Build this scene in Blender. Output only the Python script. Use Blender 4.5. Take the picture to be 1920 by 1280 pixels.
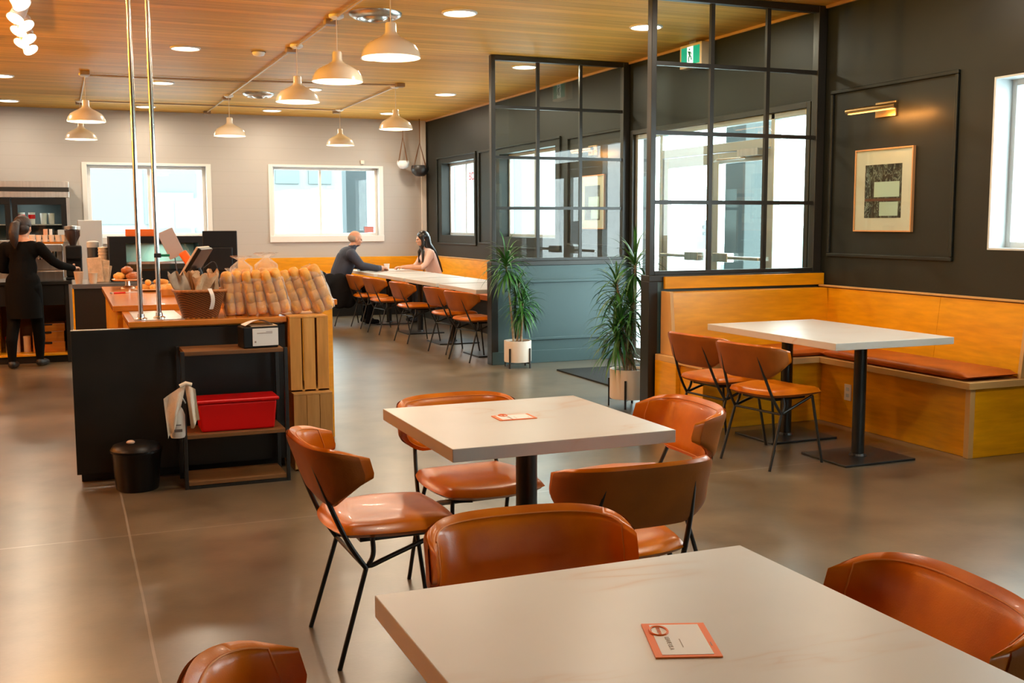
import bpy, bmesh, math, random
from mathutils import Vector, Matrix, Euler
from mathutils.noise import noise as pnoise
random.seed(7)
S = bpy.context.scene
COL = S.collection
for _o in list(bpy.data.objects): bpy.data.objects.remove(_o)
PI = math.pi
R = math.radians

# ------------------------------------------------------------------ camera, world, light, exposure
CAM_H = 1.433
FPX, PITCH, ROLL, YAW = 2017.75, .1098, -.0031, .3907
_F = Vector((math.sin(YAW)*math.cos(PITCH), math.cos(YAW)*math.cos(PITCH), -math.sin(PITCH)))
_Rt = Vector((math.cos(YAW), -math.sin(YAW), 0)); _U = _Rt.cross(_F)
_c, _s = math.cos(ROLL), math.sin(ROLL)
_X = _c*_Rt + _s*_U; _Y = -_s*_Rt + _c*_U
cd = bpy.data.cameras.new('camera'); cam = bpy.data.objects.new('camera', cd); COL.objects.link(cam)
cd.sensor_width = 36; cd.lens = FPX/1920*36; cd.clip_start = .05; cd.clip_end = 300
cam.matrix_world = Matrix(((_X.x, _Y.x, -_F.x, 0), (_X.y, _Y.y, -_F.y, 0), (_X.z, _Y.z, -_F.z, CAM_H), (0, 0, 0, 1)))
S.camera = cam
S.view_settings.view_transform = 'Standard'; S.view_settings.look = 'None'
S.view_settings.gamma = 1; S.view_settings.use_curve_mapping = False
S.view_settings.exposure = 0.35
S.cycles.max_bounces = 8; S.cycles.diffuse_bounces = 4; S.cycles.glossy_bounces = 4
S.cycles.transmission_bounces = 6; S.cycles.transparent_max_bounces = 14
S.cycles.caustics_reflective = False; S.cycles.caustics_refractive = False
S.cycles.sample_clamp_indirect = 6
S.cycles.use_denoising = True
w = bpy.data.worlds.new('overcast sky'); S.world = w; w.use_nodes = True
bg = w.node_tree.nodes['Background']
bg.inputs[0].default_value = (.88, .96, 1.0, 1); bg.inputs[1].default_value = 9.0
WARM = (1.0, .84, .64)
DOWN_W, PEND_W, TRACK_W = 15.0, 8.5, 4.0

def lamp(name, loc, kind, power, color=WARM, size=.15, rot=None, spot=None, parent=None, blend=.6):
    l = bpy.data.lights.new(name, kind); l.energy = power; l.color = color
    if kind == 'AREA': l.shape = 'DISK'; l.size = size
    else: l.shadow_soft_size = size
    if spot: l.spot_size = spot; l.spot_blend = blend
    o = bpy.data.objects.new(name, l); COL.objects.link(o); o.location = loc
    if rot: o.rotation_euler = rot
    if parent: o.parent = parent
    return o

# ------------------------------------------------------------------ materials
MATS = {}
def mat(name, col, rough=.5, metal=0, spec=.5, coat=0, emit=None, es=0, alpha=None, bump=None, var=None, sheen=0, coat_rough=.1):
    if name in MATS: return MATS[name]
    m = bpy.data.materials.new(name); m.use_nodes = True; nt = m.node_tree; b = nt.nodes['Principled BSDF']
    b.inputs['Base Color'].default_value = (*col, 1); b.inputs['Roughness'].default_value = rough
    b.inputs['Metallic'].default_value = metal; b.inputs['Specular IOR Level'].default_value = spec
    b.inputs['Coat Weight'].default_value = coat; b.inputs['Coat Roughness'].default_value = coat_rough
    b.inputs['Sheen Weight'].default_value = sheen
    if emit: b.inputs['Emission Color'].default_value = (*emit, 1); b.inputs['Emission Strength'].default_value = es
    tc = nt.nodes.new('ShaderNodeTexCoord')
    if var:   # (scale, amount[, stretch])
        n = nt.nodes.new('ShaderNodeTexNoise'); n.inputs['Scale'].default_value = var[0]; n.inputs['Detail'].default_value = 5
        mp = nt.nodes.new('ShaderNodeMapping'); nt.links.new(tc.outputs['Object'], mp.inputs[0])
        if len(var) > 2: mp.inputs['Scale'].default_value = var[2]
        nt.links.new(mp.outputs[0], n.inputs['Vector'])
        cr = nt.nodes.new('ShaderNodeValToRGB'); a = var[1]
        cr.color_ramp.elements[0].position = .3; cr.color_ramp.elements[1].position = .7
        cr.color_ramp.elements[0].color = (*[c*(1-a) for c in col], 1); cr.color_ramp.elements[1].color = (*[min(1, c*(1+a)) for c in col], 1)
        nt.links.new(n.outputs['Fac'], cr.inputs[0]); nt.links.new(cr.outputs[0], b.inputs['Base Color'])
    if bump:  # (scale, strength)
        n2 = nt.nodes.new('ShaderNodeTexNoise'); n2.inputs['Scale'].default_value = bump[0]; n2.inputs['Detail'].default_value = 4
        nt.links.new(tc.outputs['Object'], n2.inputs['Vector'])
        bp = nt.nodes.new('ShaderNodeBump'); bp.inputs['Strength'].default_value = bump[1]; bp.inputs['Distance'].default_value = .01
        nt.links.new(n2.outputs['Fac'], bp.inputs['Height']); nt.links.new(bp.outputs[0], b.inputs['Normal'])
    MATS[name] = m; return m

def ramp(nt, src, stops):
    cr = nt.nodes.new('ShaderNodeValToRGB'); e = cr.color_ramp.elements
    e[0].position, e[0].color = stops[0][0], (*stops[0][1], 1); e[1].position, e[1].color = stops[-1][0], (*stops[-1][1], 1)
    for p, c in stops[1:-1]:
        q = e.new(p); q.color = (*c, 1)
    nt.links.new(src, cr.inputs[0]); return cr.outputs[0]
def math_node(nt, op, a, b=None, c=None):
    n = nt.nodes.new('ShaderNodeMath'); n.operation = op
    for i, v in enumerate((a, b, c)):
        if v is None: continue
        if isinstance(v, (int, float)): n.inputs[i].default_value = v
        else: nt.links.new(v, n.inputs[i])
    return n.outputs[0]
def mix_node(nt, fac, a, b, mode='MIX'):
    n = nt.nodes.new('ShaderNodeMix'); n.data_type = 'RGBA'; n.blend_type = mode
    for i, v in ((0, fac), (6, a), (7, b)):
        if isinstance(v, (int, float)): n.inputs[i].default_value = v
        elif isinstance(v, tuple): n.inputs[i].default_value = (*v, 1)
        else: nt.links.new(v, n.inputs[i])
    return n.outputs[2]
def noise_node(nt, vec, scale, detail=5, mapscale=None, rough=.5, dist=0):
    if mapscale:
        mp = nt.nodes.new('ShaderNodeMapping'); mp.inputs['Scale'].default_value = mapscale; nt.links.new(vec, mp.inputs[0]); vec = mp.outputs[0]
    n = nt.nodes.new('ShaderNodeTexNoise'); n.inputs['Scale'].default_value = scale; n.inputs['Detail'].default_value = detail
    n.inputs['Roughness'].default_value = rough; n.inputs['Distortion'].default_value = dist
    nt.links.new(vec, n.inputs['Vector']); return n.outputs['Fac']
def base(name, rough=.5, spec=.5):
    m = bpy.data.materials.new(name); m.use_nodes = True; nt = m.node_tree; b = nt.nodes['Principled BSDF']
    b.inputs['Roughness'].default_value = rough; b.inputs['Specular IOR Level'].default_value = spec
    tc = nt.nodes.new('ShaderNodeTexCoord'); MATS[name] = m
    return m, nt, b, tc.outputs['Object']

# polished concrete floor
def floor_mat():
    m, nt, b, v = base('polished concrete', .3, .5)
    n1 = noise_node(nt, v, .55, 6, rough=.6); n2 = noise_node(nt, v, 2.6, 5, rough=.55); n3 = noise_node(nt, v, 60, 3)
    c = ramp(nt, n1, [(.32, (.074, .054, .031)), (.5, (.125, .095, .058)), (.68, (.205, .160, .103))])
    c2 = ramp(nt, n2, [(.32, (.70, .68, .66)), (.5, (1, 1, 1)), (.70, (1.22, 1.18, 1.12))])
    c = mix_node(nt, 1.0, c, c2, 'MULTIPLY')
    sp = nt.nodes.new('ShaderNodeSeparateXYZ'); nt.links.new(v, sp.inputs[0])
    wob = math_node(nt, 'MULTIPLY', math_node(nt, 'SUBTRACT', noise_node(nt, v, 1.3, 3), .5), .014)
    # saw cuts every 2.64 m, paler worn lines
    lines = None
    for out, off in ((0, .21), (1, 5.165)):
        a = math_node(nt, 'ADD', sp.outputs[out], wob) if out == 0 else sp.outputs[out]
        a = math_node(nt, 'SUBTRACT', a, off); a = math_node(nt, 'PINGPONG', a, 3.3 if out == 0 else 3.0)
        l = math_node(nt, 'LESS_THAN', a, .005); lines = l if lines is None else math_node(nt, 'MAXIMUM', lines, l)
    dim = math_node(nt, 'MULTIPLY', lines, math_node(nt, 'MULTIPLY', n2, .75))
    c = mix_node(nt, dim, c, (.42, .37, .30))
    nt.links.new(c, b.inputs['Base Color'])
    r = nt.nodes.new('ShaderNodeMapRange'); nt.links.new(n1, r.inputs[0]); r.inputs[3].default_value = .24; r.inputs[4].default_value = .42
    nt.links.new(r.outputs[0], b.inputs['Roughness'])
    b.inputs['Coat Weight'].default_value = .6; b.inputs['Coat Roughness'].default_value = .25; b.inputs['Coat IOR'].default_value = 1.5
    bp = nt.nodes.new('ShaderNodeBump'); bp.inputs['Strength'].default_value = .06; bp.inputs['Distance'].default_value = .004
    nt.links.new(n3, bp.inputs['Height']); nt.links.new(bp.outputs[0], b.inputs['Normal'])
    return m
# wood plank ceiling, boards running left-right across the room
def ceiling_mat():
    m, nt, b, v = base('cedar ceiling boards', .5, .15)
    sp = nt.nodes.new('ShaderNodeSeparateXYZ'); nt.links.new(v, sp.inputs[0])
    W = .135
    fr = math_node(nt, 'FRACT', math_node(nt, 'DIVIDE', sp.outputs[1], W)); row = math_node(nt, 'FLOOR', math_node(nt, 'DIVIDE', sp.outputs[1], W))
    wn = nt.nodes.new('ShaderNodeTexWhiteNoise'); wn.noise_dimensions = '1D'; nt.links.new(row, wn.inputs['W'])
    cmb = nt.nodes.new('ShaderNodeCombineXYZ'); nt.links.new(math_node(nt, 'ADD', sp.outputs[0], math_node(nt, 'MULTIPLY', wn.outputs['Value'], 20)), cmb.inputs[0]); nt.links.new(sp.outputs[1], cmb.inputs[1])
    g = noise_node(nt, cmb.outputs[0], 14, 6, (.07, 1, 1), .6); kn = noise_node(nt, cmb.outputs[0], 5.0, 2, (.5, 1, 1))
    c = ramp(nt, g, [(.3, (.70, .355, .050)), (.5, (.80, .43, .075)), (.7, (.86, .51, .115))])
    t = ramp(nt, wn.outputs['Value'], [(0, (.84, .84, .84)), (1, (1.1, 1.1, 1.1))])
    c = mix_node(nt, 1.0, c, t, 'MULTIPLY')
    k = ramp(nt, kn, [(.73, (0, 0, 0)), (.8, (1, 1, 1))]); c = mix_node(nt, math_node(nt, 'MULTIPLY', k, .5), c, (.2, .09, .03))
    gap = math_node(nt, 'LESS_THAN', fr, .035); c = mix_node(nt, math_node(nt, 'MULTIPLY', gap, .65), c, (.12, .06, .025))
    nt.links.new(c, b.inputs['Base Color'])
    bp = nt.nodes.new('ShaderNodeBump'); bp.inputs['Strength'].default_value = .4; bp.inputs['Distance'].default_value = .006
    nt.links.new(math_node(nt, 'SUBTRACT', 1, gap), bp.inputs['Height']); nt.links.new(bp.outputs[0], b.inputs['Normal'])
    return m
# painted shiplap
def shiplap_mat():
    m, nt, b, v = base('white painted shiplap', .55, .3)
    sp = nt.nodes.new('ShaderNodeSeparateXYZ'); nt.links.new(v, sp.inputs[0])
    fr = math_node(nt, 'FRACT', math_node(nt, 'DIVIDE', sp.outputs[2], .185)); gap = math_node(nt, 'LESS_THAN', fr, .03)
    nt.links.new(mix_node(nt, math_node(nt, 'MULTIPLY', gap, .22), (.47, .445, .42), (.30, .27, .235)), b.inputs['Base Color'])
    bp = nt.nodes.new('ShaderNodeBump'); bp.inputs['Strength'].default_value = .25; bp.inputs['Distance'].default_value = .004
    nt.links.new(math_node(nt, 'SUBTRACT', 1, gap), bp.inputs['Height']); nt.links.new(bp.outputs[0], b.inputs['Normal'])
    return m
def wood_mat(name, c0, c1, c2, axis=0, scale=10, rough=.4, spec=.4, coat=0.0, stretch=.08):
    m, nt, b, v = base(name, rough, spec)
    ms = [stretch if (i == axis or axis == 3 and i < 2) else 1 for i in range(3)]
    g = noise_node(nt, v, scale, 6, tuple(ms), .6, .3); g2 = noise_node(nt, v, scale*6, 3, tuple(ms))
    c = ramp(nt, g, [(.3, c0), (.5, c1), (.72, c2)]); c = mix_node(nt, 1.0, c, ramp(nt, g2, [(.3, (.88, .88, .88)), (.7, (1.08, 1.08, 1.08))]), 'MULTIPLY')
    nt.links.new(c, b.inputs['Base Color']); b.inputs['Coat Weight'].default_value = coat; b.inputs['Coat Roughness'].default_value = .15
    return m
# off-white laminate with fine brown veins
def laminate_mat():
    m, nt, b, v = base('veined white laminate', .32, .45)
    oi = nt.nodes.new('ShaderNodeObjectInfo'); ad = nt.nodes.new('ShaderNodeVectorMath'); ad.operation = 'ADD'
    nt.links.new(v, ad.inputs[0]); nt.links.new(oi.outputs['Location'], ad.inputs[1]); v = ad.outputs[0]
    rot = nt.nodes.new('ShaderNodeMapping'); rot.inputs['Rotation'].default_value = (0, 0, R(-11)); rot.inputs['Scale'].default_value = (.42, 1.5, 1); nt.links.new(v, rot.inputs[0])
    n = noise_node(nt, rot.outputs[0], 1.7, 4, None, .5, .6)
    d = math_node(nt, 'ABSOLUTE', math_node(nt, 'SUBTRACT', n, .52))
    vein = ramp(nt, d, [(.0, (1, 1, 1)), (.006, (.4, .4, .4)), (.03, (0, 0, 0))])
    br = noise_node(nt, v, 3.4, 3); br = ramp(nt, br, [(.46, (0, 0, 0)), (.68, (1, 1, 1))])
    f = math_node(nt, 'MULTIPLY', math_node(nt, 'MULTIPLY', vein, br), .75)
    soft = noise_node(nt, v, 2.2, 4); c = ramp(nt, soft, [(.3, (.55, .515, .465)), (.7, (.61, .575, .53))])
    nt.links.new(mix_node(nt, f, c, (.50, .28, .13)), b.inputs['Base Color'])
    return m
# thin clear pane: see-through with a fresnel reflection
def glass_mat(name='clear glass', tint=(.93, .985, .97), gloss=(1, 1, 1), boost=1.0, rough=.0):
    m = bpy.data.materials.new(name); m.use_nodes = True; nt = m.node_tree; nt.nodes.remove(nt.nodes['Principled BSDF'])
    tr = nt.nodes.new('ShaderNodeBsdfTransparent'); tr.inputs[0].default_value = (*tint, 1)
    gl = nt.nodes.new('ShaderNodeBsdfGlossy'); gl.inputs['Roughness'].default_value = rough; gl.inputs[0].default_value = (*gloss, 1)
    fr = nt.nodes.new('ShaderNodeFresnel'); fr.inputs[0].default_value = 1.5
    mx = nt.nodes.new('ShaderNodeMixShader'); geo = nt.nodes.new('ShaderNodeNewGeometry'); nt.links.new(math_node(nt, 'MULTIPLY', math_node(nt, 'MULTIPLY', fr.outputs[0], boost), math_node(nt, 'SUBTRACT', 1, geo.outputs['Backfacing'])), mx.inputs[0])
    nt.links.new(tr.outputs[0], mx.inputs[1]); nt.links.new(gl.outputs[0], mx.inputs[2])
    nt.links.new(mx.outputs[0], nt.nodes['Material Output'].inputs[0]); MATS[name] = m; return m
def leather_mat():
    m, nt, b, v = base('cognac leather', .28, .38)
    n1 = noise_node(nt, v, 7, 4); n2 = noise_node(nt, v, 260, 2)
    nt.links.new(ramp(nt, n1, [(.3, (.46, .100, .001)), (.55, (.60, .150, .002)), (.75, (.68, .190, .003))]), b.inputs['Base Color'])
    b.inputs['Coat Weight'].default_value = .04
    bp = nt.nodes.new('ShaderNodeBump'); bp.inputs['Strength'].default_value = .12; bp.inputs['Distance'].default_value = .002
    nt.links.new(n2, bp.inputs['Height']); nt.links.new(bp.outputs[0], b.inputs['Normal'])
    return m
def wicker_mat():
    m, nt, b, v = base('brown wicker', .55, .35)
    sp = nt.nodes.new('ShaderNodeSeparateXYZ'); nt.links.new(v, sp.inputs[0])
    hz = math_node(nt, 'SINE', math_node(nt, 'MULTIPLY', sp.outputs[2], 560)); vt = math_node(nt, 'SINE', math_node(nt, 'MULTIPLY', math_node(nt, 'ADD', sp.outputs[0], sp.outputs[1]), 230))
    p = math_node(nt, 'ADD', math_node(nt, 'MULTIPLY', math_node(nt, 'MULTIPLY', hz, vt), .5), .5)
    nt.links.new(ramp(nt, p, [(.2, (.035, .010, .002)), (.8, (.30, .11, .025))]), b.inputs['Base Color'])
    bp = nt.nodes.new('ShaderNodeBump'); bp.inputs['Strength'].default_value = .6; bp.inputs['Distance'].default_value = .004
    nt.links.new(p, bp.inputs['Height']); nt.links.new(bp.outputs[0], b.inputs['Normal']); return m
def picture_mat():
    m, nt, b, v = base('abstract photograph print', .35, .4)
    sp = nt.nodes.new('ShaderNodeSeparateXYZ'); nt.links.new(v, sp.inputs[0])   # local y across (0..1 scaled), z up
    n = noise_node(nt, v, 16, 3, (1, 1.6, .7), .5, 1.4)
    c = ramp(nt, n, [(.30, (.012, .009, .007)), (.47, (.06, .035, .02)), (.52, (.30, .33, .28)), (.56, (.02, .014, .01)), (.68, (.05, .028, .014)), (.74, (.28, .22, .17))])
    nt.links.new(c, b.inputs['Base Color']); return m

M_backsh = mat('shaded cognac leather back', (.30, .082, .006), .5, spec=.3, var=(8, .15), bump=(220, .08))  # the cognac leather again, darkened to carry the shade on outer backs
M_floor = floor_mat(); M_ceil = ceiling_mat(); M_ship = shiplap_mat(); M_lam = laminate_mat(); M_glass = glass_mat(boost=1.5); M_leather = leather_mat(); M_wicker = wicker_mat(); M_pic = picture_mat()
M_ply = wood_mat('amber plywood', (.70, .29, .002), (.80, .35, .002), (.86, .40, .004), 3, 6, .33, .5, .25, .14)
M_plyedge = mat('pale plywood edge', (.62, .36, .13), .5)
M_counter = wood_mat('honey varnished counter wood', (.48, .145, .012), (.60, .20, .018), (.68, .26, .03), 0, 7, .22, .5, .5)
M_crate = wood_mat('raw pine slats', (.52, .23, .05), (.64, .31, .075), (.72, .39, .12), 2, 9, .6, .25)
M_crate2 = wood_mat('older pine slats', (.34, .165, .045), (.44, .215, .06), (.52, .28, .09), 2, 9, .65, .25)
M_shelfwood = wood_mat('dark stained shelf board', (.13, .055, .018), (.19, .085, .028), (.26, .12, .04), 0, 7, .4, .4)
M_dark = mat('dark green charcoal paint', (.014, .017, .014), .45, spec=.34, var=(1.5, .12), bump=(180, .05))
M_teal = mat('daylit slate green panel', (.048, .092, .098), .42, spec=.45, var=(1.2, .1))  # same paint as the dark walls, daylight mixed into its colour
M_black = mat('black powder coated steel', (.010, .010, .009), .38, spec=.5)
M_blackm = mat('black counter laminate', (.012, .0105, .008), .38, spec=.35, var=(4, .35))
M_blackpl = mat('black plastic', (.006, .006, .006), .4, spec=.3)
M_steel = mat('brushed stainless steel', (.62, .60, .57), .28, 1, var=(30, .12, (1, 1, .05)))
M_chrome = mat('polished steel tube', (.75, .74, .72), .16, 1)
M_bronze = mat('dark bronze mullion', (.024, .024, .021), .35, spec=.5)
M_white = mat('white painted trim', (.80, .78, .75), .45)
M_whitegl = mat('white enamel shade', (.80, .70, .56), .22, coat=.4)
M_greyframe = mat('pale grey window frame', (.50, .55, .57), .4)
M_cream = mat('cream ceramic', (.80, .70, .60), .45)
M_soil = mat('dark potting soil', (.045, .022, .012), .9, bump=(60, .8))
M_leaf = mat('dark green leaf', (.038, .16, .030), .32, spec=.5, var=(9, .5))
M_cane = mat('pale brown cane', (.33, .24, .15), .7, var=(40, .3), bump=(60, .4))
M_diff = mat('lit downlight lens', (1, .9, .75), .4, emit=(1, .88, .70), es=9)
M_bulb = mat('lit lamp bulb', (1, .9, .75), .4, emit=(1, .84, .62), es=14)
M_red = mat('red plastic', (.66, .002, .003), .4, spec=.35)
M_mat = mat('black ribbed entrance mat', (.022, .026, .026), .85, spec=.2, bump=(90, .5))
M_cush = mat('rust leather cushion', (.42, .085, .003), .42, spec=.4, var=(6, .2), bump=(200, .06))
M_paper = mat('white paper', (.82, .80, .77), .7)
M_kraft = mat('kraft paper', (.66, .44, .26), .8, var=(20, .2), bump=(50, .5))
M_plate = mat('cream plate', (.78, .66, .50), .3, coat=.3)
M_bun = mat('baked bread crust', (.74, .36, .070), .55, var=(14, .35), bump=(40, .3))
M_bun2 = mat('dark baked bun', (.34, .10, .022), .4, var=(14, .4), bump=(40, .3))
M_orange = mat('bright orange card', (.85, .16, .012), .5)
M_gold = mat('brushed brass', (.62, .42, .20), .3, 1)
M_goldfr = mat('thin oak picture frame', (.62, .33, .14), .4)

# ------------------------------------------------------------------ mesh helpers
class MB:
    def __init__(s): s.v = []; s.f = []; s.m = []
    def add(s, vs, fs, mi=0):
        n = len(s.v); s.v += [tuple(p) for p in vs]; s.f += [tuple(i+n for i in f) for f in fs]; s.m += [mi]*len(fs); return s
    def box(s, x0, x1, y0, y1, z0, z1, mi=0, M=None):
        vs = [Vector((x, y, z)) for x in (x0, x1) for y in (y0, y1) for z in (z0, z1)]
        if M: vs = [M @ p for p in vs]
        return s.add(vs, [(0, 1, 3, 2), (4, 6, 7, 5), (0, 4, 5, 1), (2, 3, 7, 6), (0, 2, 6, 4), (1, 5, 7, 3)], mi)
    def tube(s, pts, r, seg=8, mi=0, cap=True, fil=0, fn=4):
        pts = [Vector(p) for p in pts]
        if fil: pts = fillet(pts, fil, fn)
        rs = r if isinstance(r, (list, tuple)) else [r]*len(pts)
        if len(rs) != len(pts): rs = [rs[0] + (rs[-1]-rs[0])*i/(len(pts)-1) for i in range(len(pts))]
        t0 = (pts[1]-pts[0]).normalized(); up = Vector((0, 0, 1)) if abs(t0.z) < .9 else Vector((1, 0, 0)); a = t0.cross(up).normalized()
        vs = []
        for i, p in enumerate(pts):
            t = ((pts[min(i+1, len(pts)-1)]-pts[max(i-1, 0)])).normalized()
            a = (a - t*a.dot(t)).normalized(); b = t.cross(a)
            for k in range(seg):
                th = 2*PI*k/seg; vs.append(p + (a*math.cos(th)+b*math.sin(th))*rs[i])
        fs = [(i*seg+k, i*seg+(k+1) % seg, (i+1)*seg+(k+1) % seg, (i+1)*seg+k) for i in range(len(pts)-1) for k in range(seg)]
        if cap: fs += [tuple(range(seg-1, -1, -1)), tuple((len(pts)-1)*seg+k for k in range(seg))]
        return s.add(vs, fs, mi)
    def lathe(s, prof, seg=24, c=(0, 0, 0), mi=0, M=None, closed=False):
        vs = []
        for r, z in prof:
            for k in range(seg):
                th = 2*PI*k/seg; p = Vector((c[0]+r*math.cos(th), c[1]+r*math.sin(th), c[2]+z)); vs.append(M @ p if M else p)
        n = len(prof); fs = [(i*seg+k, i*seg+(k+1) % seg, (i+1)*seg+(k+1) % seg, (i+1)*seg+k) for i in range(n-1) for k in range(seg)]
        if not closed:
            if prof[0][0] > 1e-6: fs.append(tuple(range(seg-1, -1, -1)))
            if prof[-1][0] > 1e-6: fs.append(tuple((n-1)*seg+k for k in range(seg)))
        return s.add(vs, fs, mi)
    def ball(s, c, r, seg=14, rings=9, mi=0, M=None, jit=0):
        if not isinstance(r, (tuple, list)): r = (r, r, r)
        vs = []
        for i in range(rings+1):
            ph = PI*i/rings
            for k in range(seg):
                th = 2*PI*k/seg; d = Vector((math.sin(ph)*math.cos(th), math.sin(ph)*math.sin(th), math.cos(ph)))
                q = 1 + (jit*pnoise(d*2.1+Vector(c)*13) if jit else 0); p = Vector((d.x*r[0], d.y*r[1], d.z*r[2]))*q
                vs.append(Vector(c) + (M @ p if M else p))
        fs = [(i*seg+k, (i+1)*seg+k, (i+1)*seg+(k+1) % seg, i*seg+(k+1) % seg) for i in range(rings) for k in range(seg)]
        return s.add(vs, fs, mi)
    def grid(s, fn, nu, nv, mi=0, wrapu=False, flip=False):
        vs = [fn(i/nu, j/nv) for j in range(nv+1) for i in range(nu + (0 if wrapu else 1))]
        w_ = nu if wrapu else nu+1
        fs = []
        for j in range(nv):
            for i in range(nu):
                a, b = j*w_+i, j*w_+(i+1) % w_ if wrapu else j*w_+i+1
                f = (a, b, b+w_, a+w_); fs.append(f[::-1] if flip else f)
        return s.add(vs, fs, mi)
    def build(s, name, m=None, parent=None, smooth=None, bevel=0, sub=0, weld=False, loc=None, recalc=True, seg=2):
        me = bpy.data.meshes.new(name); me.from_pydata(s.v, [], s.f)
        ms = m if isinstance(m, (list, tuple)) else [m]
        for x in ms: me.materials.append(x)
        if len(ms) > 1: me.polygons.foreach_set('material_index', s.m)
        bm = bmesh.new(); bm.from_mesh(me)
        if weld: bmesh.ops.remove_doubles(bm, verts=bm.verts, dist=1e-5)
        bad = [f for f in bm.faces if f.calc_area() < 1e-12]
        if bad: bmesh.ops.delete(bm, geom=bad, context='FACES')
        if recalc: bmesh.ops.recalc_face_normals(bm, faces=bm.faces)
        if smooth is None: smooth = False
        for f in bm.faces: f.smooth = bool(smooth)
        if smooth:
            lim = R(smooth if smooth > 1 else 50)
            for e in bm.edges:
                if len(e.link_faces) == 2 and e.calc_face_angle(0) > lim: e.smooth = False
        bm.to_mesh(me); bm.free()
        o = bpy.data.objects.new(name, me); COL.objects.link(o)
        if bevel:
            b = o.modifiers.new('bevel', 'BEVEL'); b.width = bevel; b.segments = seg; b.limit_method = 'ANGLE'; b.angle_limit = R(40)
        if sub: q = o.modifiers.new('sub', 'SUBSURF'); q.levels = sub; q.render_levels = sub
        if parent: o.parent = parent
        if loc: o.location = loc
        return o
def fillet(pts, rad, n=4):
    out = [pts[0]]
    for i in range(1, len(pts)-1):
        p0, p, p1 = pts[i-1], pts[i], pts[i+1]; d0 = (p0-p); d1 = (p1-p)
        r0 = min(rad, d0.length*.45); r1 = min(rad, d1.length*.45); a = p+d0.normalized()*r0; b = p+d1.normalized()*r1
        for k in range(n+1):
            t = k/n; out.append(a*(1-t)**2+p*2*t*(1-t)+b*t*t)
    out.append(pts[-1]); return out
def tag(o, label=None, cat=None, group=None, kind=None):
    if label: o['label'] = label
    if cat: o['category'] = cat
    if group: o['group'] = group
    if kind: o['kind'] = kind
    return o
def empty(name, loc=(0, 0, 0), rz=0, label=None, cat=None, group=None):
    o = bpy.data.objects.new(name, None); COL.objects.link(o); o.location = loc; o.rotation_euler.z = rz; o.empty_display_size = .05
    return tag(o, label, cat, group)
def struct(o, label=None): o['kind'] = 'structure'; 
def copy_tree(o, parent=None):
    c = o.copy(); COL.objects.link(c)
    if parent: c.parent = parent
    for ch in list(o.children): copy_tree(ch, c)
    return c
def boxo(name, b, m, parent=None, bevel=.003, **k): return MB().box(*b).build(name, m, parent, bevel=bevel, **k)
def textm(name, s, size, m, loc, rot, parent=None, ext=.0006, align='CENTER'):
    cu = bpy.data.curves.new(name, 'FONT'); cu.body = s; cu.size = size; cu.extrude = ext; cu.align_x = align; cu.align_y = 'CENTER'
    t = bpy.data.objects.new(name, cu); COL.objects.link(t); bpy.context.view_layer.update()
    me = bpy.data.meshes.new_from_object(t.evaluated_get(bpy.context.evaluated_depsgraph_get())); bpy.data.objects.remove(t)
    me.materials.clear(); me.materials.append(m); o = bpy.data.objects.new(name, me); COL.objects.link(o)
    o.location = loc; o.rotation_euler = rot
    if parent: o.parent = parent
    return o

# ------------------------------------------------------------------ room shell
XW, YB, HC = 5.5, 17.0, 3.085
XL, YF = -4.6, -3.6
def wall(name, axis, pos, thick, a0, a1, z0, z1, holes, m, label=None):
    """wall in the plane axis=pos, outwards by thick; holes: (a0,a1,z0,z1)"""
    mb = MB(); A = sorted({a0, a1, *[h[0] for h in holes], *[h[1] for h in holes]}); Zs = sorted({z0, z1, *[h[2] for h in holes], *[h[3] for h in holes]})
    p0, p1 = sorted((pos, pos+thick))
    for i in range(len(A)-1):
        for j in range(len(Zs)-1):
            ca, cz = (A[i]+A[i+1])/2, (Zs[j]+Zs[j+1])/2
            if any(h[0] < ca < h[1] and h[2] < cz < h[3] for h in holes): continue
            if axis == 'x': mb.box(p0, p1, A[i], A[i+1], Zs[j], Zs[j+1])
            else: mb.box(A[i], A[i+1], p0, p1, Zs[j], Zs[j+1])
    o = mb.build(name, m, weld=False); o['kind'] = 'structure'; return o
fl = boxo('floor', (XL, XW, YF, YB, -.1, 0), M_floor, bevel=0); struct(fl)
ce = boxo('ceiling', (XL, XW, YF, YB, HC, HC+.15), M_ceil, bevel=0); struct(ce)
NW = (3.3, 5.285, 1.25, 2.343); DR = (7.15, 10.0, 0, 2.335); W2 = (11.965, 13.79, 1.245, 2.358); W3 = (14.79, 16.25, 1.245, 2.358)
B1 = (.317, 2.0, 1.24, 2.295); B2 = (3.0, 4.692, 1.24, 2.31)
NW0 = (.6, 2.6, 1.25, 2.343)
wall('wall_right', 'x', XW, .22, YF, YB+.22, 0, HC, [NW0, NW, DR, W2, W3], M_dark)
wall('wall_back', 'y', YB, .22, XL, XW, 0, HC, [B1, B2], M_ship)
FR = [(2.6, 4.2, 1.25, 2.343)]
wall('wall_front', 'y', YF, -.22, XL, XW, 0, HC, FR, M_dark)
wall('wall_left', 'x', XL, -.22, YF, YB, 0, HC, [], M_ship)
# light crown line where ceiling meets the right wall
struct(boxo('trim_1', (XW-.022, XW, YF, YB, HC-.022, HC), mat('pale ceiling bead', (.50, .30, .14), .5), bevel=0))
struct(boxo('trim_2', (5.4, 5.48, YB-.035, YB, .9, HC), M_white, bevel=.004))
for nm, b in (('baseboard_right', (XW-.018, XW, 0+YF, 4.86, 0, .12)), ('baseboard_back', (XL, 2.0, YB-.018, YB, 0, .12))): struct(boxo(nm, b, M_black if 'right' in nm else M_white, bevel=.002))

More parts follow.
